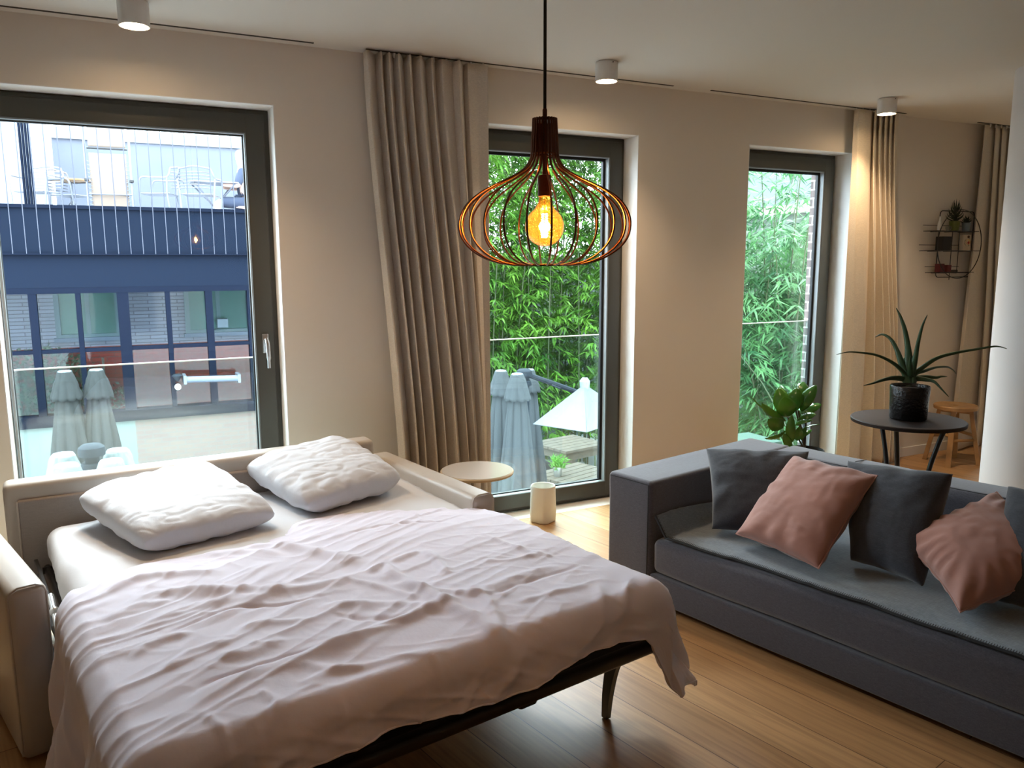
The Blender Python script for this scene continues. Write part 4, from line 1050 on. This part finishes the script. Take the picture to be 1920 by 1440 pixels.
def cafe_chair(name_lab, x, y, rz):
    t = thing('cafe_chair', name_lab, 'chair', (0, 0, 0), 0, 'aluminium cafe chairs on the roof terrace')
    f = MB()
    for s in (-1, 1):
        f.tube(cubic([(s*.22, .22, 0), (s*.25, .20, .35), (s*.28, .17, .64), (s*.285, .0, .66), (s*.27, -.2, .67), (s*.22, -.24, .80)], 5), .013, 7)
        f.tube([(s*.22, -.22, 0), (s*.24, -.18, .44), (s*.27, -.2, .67)], .013, 7)
    f.tube(cubic([(-.22, -.24, .80), (0, -.29, .83), (.22, -.24, .80)], 5), .013, 7)
    sm(f.go('frame', M_alu, t))
    MB().box(-.22, .22, -.21, .2, .43, .45, bev=.008).go('seat', M_alu, t)
    for k in range(6): MB().tube(cubic([(-.22, -.23, .52+k*.045), (0, -.285, .53+k*.045), (.22, -.23, .52+k*.045)], 4), .008, 5).go('back_slat', M_alu, t)
    t.location = (x, y, 2.12); t.rotation_euler = (0, 0, rz); return t
P = onY(80, 385, 9.2); cafe_chair('aluminium cafe chair at the far left of the roof terrace', P.x-.05, 9.2, radians(150))
P = onY(115, 385, 9.6); cafe_chair('aluminium cafe chair left of the recliner by the small table', P.x+.15, 9.7, radians(235))
P = onY(300, 385, 9.0); cafe_chair('aluminium cafe chair right of the recliner on the roof terrace', P.x, 8.9, radians(70))
P = onY(375, 385, 9.0); cafe_chair('aluminium cafe chair near the seated person on the roof terrace', P.x, 8.8, radians(-20))
def roof_table():
    P = onY(132, 337, 9.9); t = thing('cafe_table', 'small round wooden cafe table on the roof terrace', 'table', (P.x, 9.9, 2.12))
    sm(MB().lathe([(.29, P.z-.03), (.30, P.z-.02), (.30, P.z)], (P.x, 9.9, 0), 32).go('top', M_stoolwood, t))
    f = MB(); f.tube([(P.x, 9.9, 2.13), (P.x, 9.9, P.z-.03)], .02, 8)
    for k in range(3): a = 2.1*k+.4; f.tube(cubic([(P.x, 9.9, 2.5), (P.x+.15*cos(a), 9.9+.15*sin(a), 2.35), (P.x+.26*cos(a), 9.9+.26*sin(a), 2.13)], 4), .014, 6)
    sm(f.go('base', M_alu, t))
    P = onY(400, 343, 9.6); t = thing('glass_cafe_table', 'aluminium table before the seated person on the roof terrace', 'table', (P.x, 9.6, 2.12))
    MB().box(P.x-.35, P.x+.35, 9.3, 9.9, P.z-.02, P.z, bev=.006).go('top', M_alu, t); f = MB()
    for sx in (-1, 1):
        f.tube([(P.x+sx*.3, 9.35, P.z-.02), (P.x-sx*.25, 9.85, 2.13)], .013, 6)
        f.tube([(P.x+sx*.3, 9.85, P.z-.02), (P.x-sx*.25, 9.35, 2.13)], .013, 6)
    sm(f.go('legs', M_alu, t))
roof_table()
def person():
    H0 = onY(440, 296, 9.6); x, y, z = H0.x+.10, 9.6, H0.z
    t = thing('person', 'seated person in dark top on the roof terrace at the window frame', 'person', (x, y, 2.12))
    J = {'pel': (x+.05, y, z-.70), 'sp': (x+.03, y, z-.45), 'ch': (x, y, z-.27), 'nk': (x-.0, y, z-.13), 'hd': (x-.02, y-.01, z-.02), 'top': (x-.02, y, z+.08),
         'shL': (x-.02, y-.17, z-.22), 'elL': (x-.10, y-.22, z-.46), 'haL': (x-.33, y-.14, z-.44), 'shR': (x, y+.17, z-.22), 'elR': (x-.06, y+.22, z-.47), 'haR': (x-.30, y+.12, z-.46),
         'hpL': (x+.02, y-.10, z-.72), 'knL': (x-.40, y-.12, z-.70), 'ftL': (x-.42, y-.12, 2.17), 'hpR': (x+.02, y+.10, z-.72), 'knR': (x-.40, y+.12, z-.70), 'ftR': (x-.42, y+.12, 2.17)}
    rad = {'pel': .13, 'sp': .125, 'ch': .14, 'nk': .055, 'hd': .085, 'top': .06, 'shL': .06, 'elL': .045, 'haL': .03, 'shR': .06, 'elR': .045, 'haR': .03, 'hpL': .09, 'knL': .065, 'ftL': .045, 'hpR': .09, 'knR': .065, 'ftR': .045}
    E = [('pel', 'sp'), ('sp', 'ch'), ('ch', 'nk'), ('nk', 'hd'), ('hd', 'top'), ('ch', 'shL'), ('shL', 'elL'), ('elL', 'haL'), ('ch', 'shR'), ('shR', 'elR'), ('elR', 'haR'), ('pel', 'hpL'), ('hpL', 'knL'), ('knL', 'ftL'), ('pel', 'hpR'), ('hpR', 'knR'), ('knR', 'ftR')]
    def skin(name, keys, m, grow=0.):
        es = [(a, b_) for a, b_ in E if a in keys and b_ in keys]; ks = list(keys)
        me = bpy.data.meshes.new(name); me.from_pydata([J[k] for k in ks], [(ks.index(a), ks.index(b_)) for a, b_ in es], [])
        o = link(name, me, m, t, smooth=False); md = o.modifiers.new('skin', 'SKIN'); md.use_smooth_shade = True
        for i, k in enumerate(ks): me.skin_vertices[0].data[i].radius = (rad[k]+grow, rad[k]+grow)
        me.skin_vertices[0].data[0].use_root = True
        o.modifiers.new('sub', 'SUBSURF').levels = 2; o.modifiers['sub'].render_levels = 2
    skin('body', list(J), mat('skin', (.70, .45, .36), rough=.6))
    skin('dark_top', ['pel', 'sp', 'ch', 'shL', 'elL', 'shR', 'elR'], mat('dark_cloth', (.03, .04, .07), rough=.9), .012)
    skin('trousers', ['pel', 'hpL', 'knL', 'hpR', 'knR'], mat('dark_cloth', (.03, .04, .07)), .014)
    sm(MB().sphere((x, y, z+.045), .095, 10).go('hair', mat('hair_grey', (.25, .22, .2), rough=.9), t))
person()
# ---- things behind / before the glazing
def foliage(mb, cen, ext, n, L, w, seed, droop=.3, fn=None):
    rnd = random.Random(seed)
    for _ in range(n):
        while True:
            q = Vector((rnd.uniform(-1, 1), rnd.uniform(-1, 1), rnd.uniform(-1, 1)))
            if fn is None or fn(q): break
        p = Vector((cen[0]+q.x*ext[0], cen[1]+q.y*ext[1], cen[2]+q.z*ext[2]))
        d = Vector((rnd.gauss(0, 1), rnd.gauss(0, 1), rnd.gauss(0, .7)-droop)).normalized(); s = d.cross(Vector((rnd.gauss(0, 1), rnd.gauss(0, 1), rnd.gauss(0, 1)))).normalized()
        l_ = L*rnd.uniform(.6, 1.2); ww = w*rnd.uniform(.7, 1.2)
        o = len(mb.v); mb.v += [p, p+d*l_*.45+s*ww, p+d*l_, p+d*l_*.45-s*ww]; mb.f.append((o, o+1, o+2, o+3))
M_hedge = leafmat('hedge_leaf', (.02, .04, .02), (.09, .12, .07), .3)
def hedge():  # foliage built behind the grid in place of a reflection in the glazing
    t = thing('mirrored_hedge', 'grey-green foliage behind the navy window grid in place of a reflected hedge', 'hedge', (-.8, 8.75, GZ))
    b = MB(); foliage(b, (-1.0, 8.75, -.9), (1.05, .28, 1.55), 9000, .07, .022, 5, fn=lambda q: q.z < .82+.12*N(q.x*6, 0, 3)-.45*sstep(.2, 1, q.x) and abs(q.y) < 1)
    b.go('foliage', M_hedge, t)
    s = MB()
    for k in range(7): x = -1.8+k*.26; s.tube([(x, 8.8, GZ), (x+.05*sin(k), 8.75, .2)], .02, 6)
    s.go('stems', mat('hedge_stem', (.08, .06, .04)), t)
hedge()
M_paras = mat('grey_parasol_cloth', (.040, .043, .049), rough=.85)
M_paras_d = mat('taupe_parasol_cloth', (.022, .022, .023), rough=.9)
M_paras_w = mat('light_parasol_cloth', (.16, .175, .175), rough=.85)
M_postdark = mat('anthracite_post', (.02, .025, .035), rough=.8, spec=.2)
def closed_parasol(px, py, D, m, lab, group, scale=1., body=2.1, seed=0):
    top = onD(px, py, D); s = scale
    t = thing('closed_parasol', lab, 'parasol', (top.x, top.y, GZ), 0, group)
    def cone(name, z0, z1, r0, r1, nf, amp, par, flute=3.):
        n = 72; K = 26; vs = []; fs = []
        for j in range(K+1):
            f = j/K; z = z0+(z1-z0)*f; r = r0+(r1-r0)*f**.9
            for i in range(n):
                a = 2*pi*i/n; fo = abs(sin(a*nf/2+seed+.5*f))**.6
                rr = r*(1-amp*f**.6*(1-fo))+.008*N(cos(a)*3, sin(a)*3, f*4+seed)*s
                vs.append((top.x+rr*cos(a), top.y+rr*sin(a), z-.02*s*fo*f*(j == K)))
        for j in range(K):
            for i in range(n): fs.append((j*n+i, j*n+(i+1) % n, (j+1)*n+(i+1) % n, (j+1)*n+i))
        o = build(name, vs, fs, m, par); md = o.modifiers.new('t', 'SOLIDIFY'); md.thickness = .006; return o
    cp = cone('canopy', top.z-.03*s, top.z-body, .050*s, .27*s, 8, .58, t)
    cone('vent_flap', top.z-.010*s, top.z-.235*s, .052*s, .125*s, 10, .14, cp)
    sm(MB().lathe([(.052*s, -.03*s), (.056*s, -.01*s), (.050*s, 0), (.001, .004)], top, 28).go('cap', mat('parasol_cap', (.20, .22, .25), rough=.5), t))
    MB().tube([(top.x, top.y, GZ+.01), (top.x, top.y, top.z-.05)], .03*s, 10).go('pole', M_postdark, t)
    b = MB().box(top.x-.3, top.x+.3, top.y-.3, top.y+.3, GZ, GZ+.08, bev=.01); b.go('base', M_postdark, t)
G_ = 'closed grey parasols outside the middle window'
closed_parasol(970, 700, 8.2, M_paras, 'frontmost closed grey parasol of the cluster outside the middle window', G_, 1.1, seed=.3)
closed_parasol(939, 694, 8.7, M_paras, 'left closed grey parasol of the cluster outside the middle window', G_, 1.1, seed=1.3)
closed_parasol(992, 692, 9.5, M_paras, 'rear right closed grey parasol of the cluster outside the middle window', G_, 1.1, seed=2.3)
G_ = 'closed parasols seen against the navy window grid'
closed_parasol(121, 695, 9.2, M_paras_d, 'left closed parasol standing before the navy window grid', G_, 1.35, seed=.7)
closed_parasol(180, 692, 9.4, M_paras_d, 'right closed parasol standing before the navy window grid', G_, 1.35, seed=2.7)
G_ = 'pale parasol tops just above the sofa bed backrest'
for px, py, D, lab, sd in ((118, 850, 5.7, 'rear left of the pale parasol tops below the left window', .2), (124, 870, 5.3, 'front left of the pale parasol tops below the left window', 1.4), (220, 842, 5.8, 'rear right of the pale parasol tops below the left window', 2.2), (208, 862, 5.35, 'front right of the pale parasol tops below the left window', 3.1)):
    closed_parasol(px, py, D, M_paras_w, lab, G_, 1.35, seed=sd)
def mast(px, py, D, lab):
    P = onD(px, py, D); t = thing('parasol_mast', lab, 'parasol mast', (P.x, P.y, GZ))
    MB().box(P.x-.045, P.x+.045, P.y-.045, P.y+.045, GZ, P.z, bev=.008).go('post', M_postdark, t)
    sm(MB().lathe([(.085, -.03), (.09, 0), (.085, .03), (.06, .05), (.001, .055)], P, 24).go('hub', M_postdark, t))
    sm(MB().lathe([(.08, -.14), (.085, -.12), (.07, -.08)], P, 24).go('collar', M_postdark, t))
    return P, t
mast(172, 846, 5.6, 'dark four-way parasol mast among the pale parasol tops')
P0, tm = mast(983, 700, 9.0, 'dark cantilever mast between the closed grey parasols')
def open_parasol():
    # flat white square canopy held by an arm from the mast
    K = [onD(1000, 772, 8.6), onD(1100, 806, 8.2), onD(1185, 775, 9.0), onD(1095, 736, 9.6)]
    cen = sum(K, Vector())/4; zc = cen.z; apex = cen+Vector((0, 0, .30))
    K = [Vector((k.x, k.y, zc-.10)) for k in K]
    t = thing('open_parasol', 'open white square parasol beyond the closed grey ones', 'parasol', (cen.x, cen.y, GZ))
    n = 10; vs = []; fs = []
    for e in range(4):
        A, B_ = K[e], K[(e+1) % 4]; o = len(vs)
        for i in range(n+1):
            for j in range(n+1):
                q = A.lerp(B_, j/n); p = apex.lerp(q, i/n); vs.append(p-Vector((0, 0, .05*sin(pi*j/n)*sin(pi*i/n))))
        for i in range(n):
            for j in range(n): q = o+i*(n+1)+j; fs.append((q, q+1, q+n+2, q+n+1))
    o = build('canopy', vs, fs, mat('white_parasol_cloth', (.15, .155, .175), rough=.8), t, False); md = o.modifiers.new('t', 'SOLIDIFY'); md.thickness = .008
    sm(MB().lathe([(.05, -.05), (.06, .04), (.03, .08)], apex, 20).go('finial', mat('parasol_cap', (.20, .22, .25)), t))
    f = MB(); f.tube([P0, onD(1096, 748, 9.2)+Vector((0, 0, .05)), apex+Vector((0, 0, .06))], .03, 8)
    f.tube([onD(1035, 722, 9.0), onD(1050, 712, 9.0)-Vector((0, 0, .1))], .012, 6); sm(f.go('cantilever_arm', M_postdark, t))
open_parasol()
M_deckwood = mat('weathered_wood', (.12, .095, .075), rough=.8, var=(8, .15))
def patio_table(px, py, D, w, d_, rz, h, lab, planks=6):
    P = onD(px, py, D); t = thing('patio_table', lab, 'table', (P.x, P.y, GZ))
    M = Matrix.Translation((P.x, P.y, 0)) @ Matrix.Rotation(rz, 4, 'Z'); b = MB()
    for k in range(planks): y0 = -d_/2+d_*k/planks; b.box(-w/2, w/2, y0+.006, y0+d_/planks-.006, P.z-.035, P.z, M)
    b.go('top', M_deckwood, t); MB().box(-w/2+.05, w/2-.05, -d_/2+.05, d_/2-.05, P.z-.16, P.z-.04, M).go('apron', M_deckwood, t)
    for sx in (-1, 1):
        for sy in (-1, 1): MB().box(sx*(w/2-.07)-.035, sx*(w/2-.07)+.035, sy*(d_/2-.07)-.035, sy*(d_/2-.07)+.035, GZ, P.z-.04, M).go('leg', M_deckwood, t)
    return P
T1 = patio_table(1078, 887, 10.6, .95, .75, .3, .75, 'pale wooden patio table with the small potted plant')
patio_table(1068, 830, 11.8, .85, .8, .2, .75, 'weathered wooden patio table farther back under the open parasol')
def patio_plant():
    P = onD(1031, 890, 10.25); z = T1.z; x, y = P.x, P.y
    t = thing('potted_grass', 'small green plant in a metal pot on the pale patio table', 'plant', (T1.x-.28, T1.y-.02, z)); x, y = T1.x-.28, T1.y-.02
    sm(MB().lathe([(.05, 0), (.065, .13), (.06, .13), (.055, .10)], (x, y, z), 20).go('pot', M_chrome, t)); b = MB(); foliage(b, (x, y, z+.17), (.08, .08, .07), 260, .09, .008, 9, droop=-.8)
    b.go('leaves', leafmat('bright_leaf', (.10, .30, .05), (.25, .50, .10)), t)
patio_plant()
def patio_chair():
    P = onD(1040, 868, 11.0); t = thing('patio_chair', 'grey tub chair between the two wooden patio tables', 'chair', (P.x, P.y, GZ)); n = 24; vs = []; fs = []
    for j in range(9):
        for i in range(n+1):
            a = pi*.0+pi*1.3*i/n; r = .24+.05*j/8; z = P.z-.45+.45*(j/8)*sin(pi*i/n)**.4; vs.append((P.x+r*cos(a), P.y+r*sin(a), z))
    for j in range(8):
        for i in range(n): q = j*(n+1)+i; fs.append((q, q+1, q+n+2, q+n+1))
    o = build('shell_back', vs, fs, M_paras, t); o.modifiers.new('t', 'SOLIDIFY').thickness = .02
    sm(MB().lathe([(.25, P.z-.47), (.25, P.z-.42), (.001, P.z-.42)], (P.x, P.y, 0), 24).go('seat', M_paras, t))
    for k in range(4): a = pi/4+k*pi/2; MB().tube([(P.x+.18*cos(a), P.y+.18*sin(a), P.z-.46), (P.x+.24*cos(a), P.y+.24*sin(a), GZ)], .015, 6).go('leg', M_postdark, t)
patio_chair()
# ---- wall bits seen in the left window
def wall_bits():
    A, B_ = onY(347, 712, 7.7), onY(448, 709, 7.7); t = thing('rolled_awning', 'pale rolled awning across the red brick', 'awning', (A.x, 7.7, A.z))
    sm(MB().tube([A, B_], .045, 14).go('roll', mat('pale_blue_cloth', (.15, .17, .23), rough=.6), t)); b = MB()
    for P in (A, B_): b.box(P.x-.02, P.x+.02, 7.65, 7.95, P.z-.06, P.z+.06)
    b.go('bracket', M_alu, t)
    P = onY(333, 715, 7.8); t = thing('wall_lantern', 'small wall lantern beside the rolled awning', 'lantern', P)
    sm(MB().lathe([(.05, .10), (.07, .08), (.03, .02), (.012, 0)], P, 16).go('shade', M_postdark, t)); sm(MB().sphere(P-Vector((0, 0, .08)), .045, 8).go('globe', M_ceramic, t)); MB().box(P.x-.01, P.x+.01, 7.8, 8.0, P.z+.04, P.z+.06).go('arm', M_postdark, t)
    P = onY(416, 605, 9.4); o = MB().box(P.x-.08, P.x+.08, 9.25, 9.40, P.z-.07, P.z+.07, bev=.01).go('white_basin', M_whitewall); tag(o, 'small white box on the sill behind the navy grid', 'box')
wall_bits()

# ---- bamboo
M_bam1 = leafmat('bamboo_leaf_far', (.018, .075, .008), (.13, .30, .035), .4)
M_bam2 = leafmat('bamboo_leaf_near', (.018, .08, .03), (.12, .28, .10), .4)
M_culm = mat('bamboo_culm', (.035, .05, .015), rough=.5)
def bamboo(x, y, lab, nc, nl, L, w, ht, m, group, seed, rad=.9, zmin=GZ):
    rnd = random.Random(seed); t = thing('bamboo', lab, 'bamboo', (x, y, GZ), 0, group)
    lv = MB(); 
    for k in range(nc):
        a = rnd.uniform(0, 2*pi); r = rad*sqrt(rnd.random())*.8; bx, by = x+r*cos(a), y+r*sin(a)*.7; h = ht*rnd.uniform(.8, 1.08)
        ln = Vector((rnd.gauss(0, .35), rnd.gauss(0, .35)-.15, 0)); P = []
        for i in range(9):
            f = i/8; P.append(Vector((bx, by, GZ+h*f))+ln*(f**2.2*1.4)-Vector((0, 0, .35*f**5)))
        MB().tube(P, [.018*(1-.75*i/8) for i in range(9)], 6).go('culm', M_culm, t)
        per = nl//nc
        for q in range(per//7):
            f = rnd.uniform(.12, 1); i = min(7, int(f*8)); c = P[i].lerp(P[i+1], f*8-i)
            a = rnd.uniform(0, 2*pi); bl = rnd.uniform(.15, .62); tw = Vector((cos(a), sin(a), rnd.uniform(-.45, .25)))*bl; tip = c+tw
            o = len(lv.v); s_ = Vector((-sin(a), cos(a), 0))*.003; lv.v += [c-s_, c+s_, tip]; lv.f.append((o, o+1, o+2))
            for j in range(7):
                p = c+tw*(.45+.55*j/6); az = a+(-1)**j*rnd.uniform(.35, .95); d = Vector((cos(az), sin(az), rnd.uniform(-.75, .12))).normalized()
                l_ = L*rnd.uniform(.65, 1.15); sd = d.cross(Vector((rnd.gauss(0, .5), rnd.gauss(0, .5), 1))).normalized()*w*rnd.uniform(.7, 1.15)
                dr = Vector((0, 0, -l_*.18)); o = len(lv.v)
                lv.v += [p, p+d*l_*.35+sd, p+d*l_*.35-sd, p+d*l_+dr]; lv.f += [(o, o+1, o+2), (o+1, o+3, o+2)]
    lv.go('foliage', m, t)
gA, gB = 'tall bamboo row outside the middle window', 'tall bamboo outside the narrow right window'
BL = ['leftmost bamboo of the row outside the middle window, next to the curtain edge', 'bamboo in the middle window directly above the closed parasols', 'bamboo at the centre of the middle window behind the pendant bulb', 'bamboo at the right of the middle window beside its frame', 'rear left bamboo of the second row behind the closed parasols', 'rear right bamboo of the second row above the open white parasol', 'rightmost bamboo of the row above the wooden tables', 'rear bamboo filling the upper right corner of the middle window', 'rearmost bamboo at the right frame of the middle window']
BM = ['bamboo at the left edge of the narrow right window, nearest the glass', 'bamboo in the middle of the narrow right window behind the rubber plant', 'bamboo farther back at the left of the narrow right window', 'bamboo before the pale neighbouring house in the narrow window', 'bamboo at the right of the narrow window near its brick jamb']
for i, (x, y) in enumerate(((5.0, 9.2), (6.1, 9.7), (7.2, 9.4), (8.3, 9.0), (5.6, 11.0), (7.6, 11.0), (9.4, 8.4), (8.7, 10.7), (9.9, 9.9))):
    bamboo(x, y, BL[i], 13, 9500, .24, .021, 8.6, M_bam1, gA, 20+i, .85)
for i, (x, y) in enumerate(((7.1, 3.3), (7.5, 2.8), (7.5, 4.0), (8.7, 4.6), (8.4, 3.6))):
    bamboo(x, y, BM[i], 10, 5600, .22, .015, (6.0 if i in (0, 2) else 5.0), M_bam2, gB, 50+i, .65)
# plain pale garden wall and house behind the bamboo
t = thing('garden_wall', 'pale rendered garden wall behind the bamboo', 'wall', (9, 12.8, GZ))
MB().box(3.7, 12.2, 12.8, 13.0, GZ, 1.6).go('render', mat('garden_render', (.10, .12, .12), rough=.9, var=(2, .1)), t); MB().box(3.7, 12.2, 12.74, 13.06, 1.6, 1.68).go('coping', M_pale, t)
t = thing('neighbour_house', 'pale neighbouring house behind the bamboo of the narrow window', 'building', (15, 10, GZ))
MB().box(12.8, 19, 6.5, 12, GZ, 2.55).go('wall', mat('house_render', (.13, .15, .13), rough=.9, var=(2, .12)), t); MB().box(12.65, 19.1, 6.35, 12.1, 2.55, 2.72).go('ledge', mat('stone_ledge', (.5, .46, .38), rough=.8), t)
MB().box(13.6, 19, 7.3, 11.6, 2.72, 5.2).go('upper_wall', M_pale, t)
P = onD(1392, 817, 6.6); t = thing('green_awning', 'flat green awning at the lower left of the narrow right window', 'awning', (P.x, P.y, GZ))
MB().box(P.x-.45, P.x+.16, P.y-.30, P.y+.10, P.z-.12, P.z, bev=.015).go('canopy', mat('awning_green', (.003, .05, .028), rough=.6), t)
for sx in (-.40, .11):
    for sy in (-.26, .06): MB().box(P.x+sx-.02, P.x+sx+.02, P.y+sy-.02, P.y+sy+.02, GZ, P.z-.12).go('post', M_postdark, t)
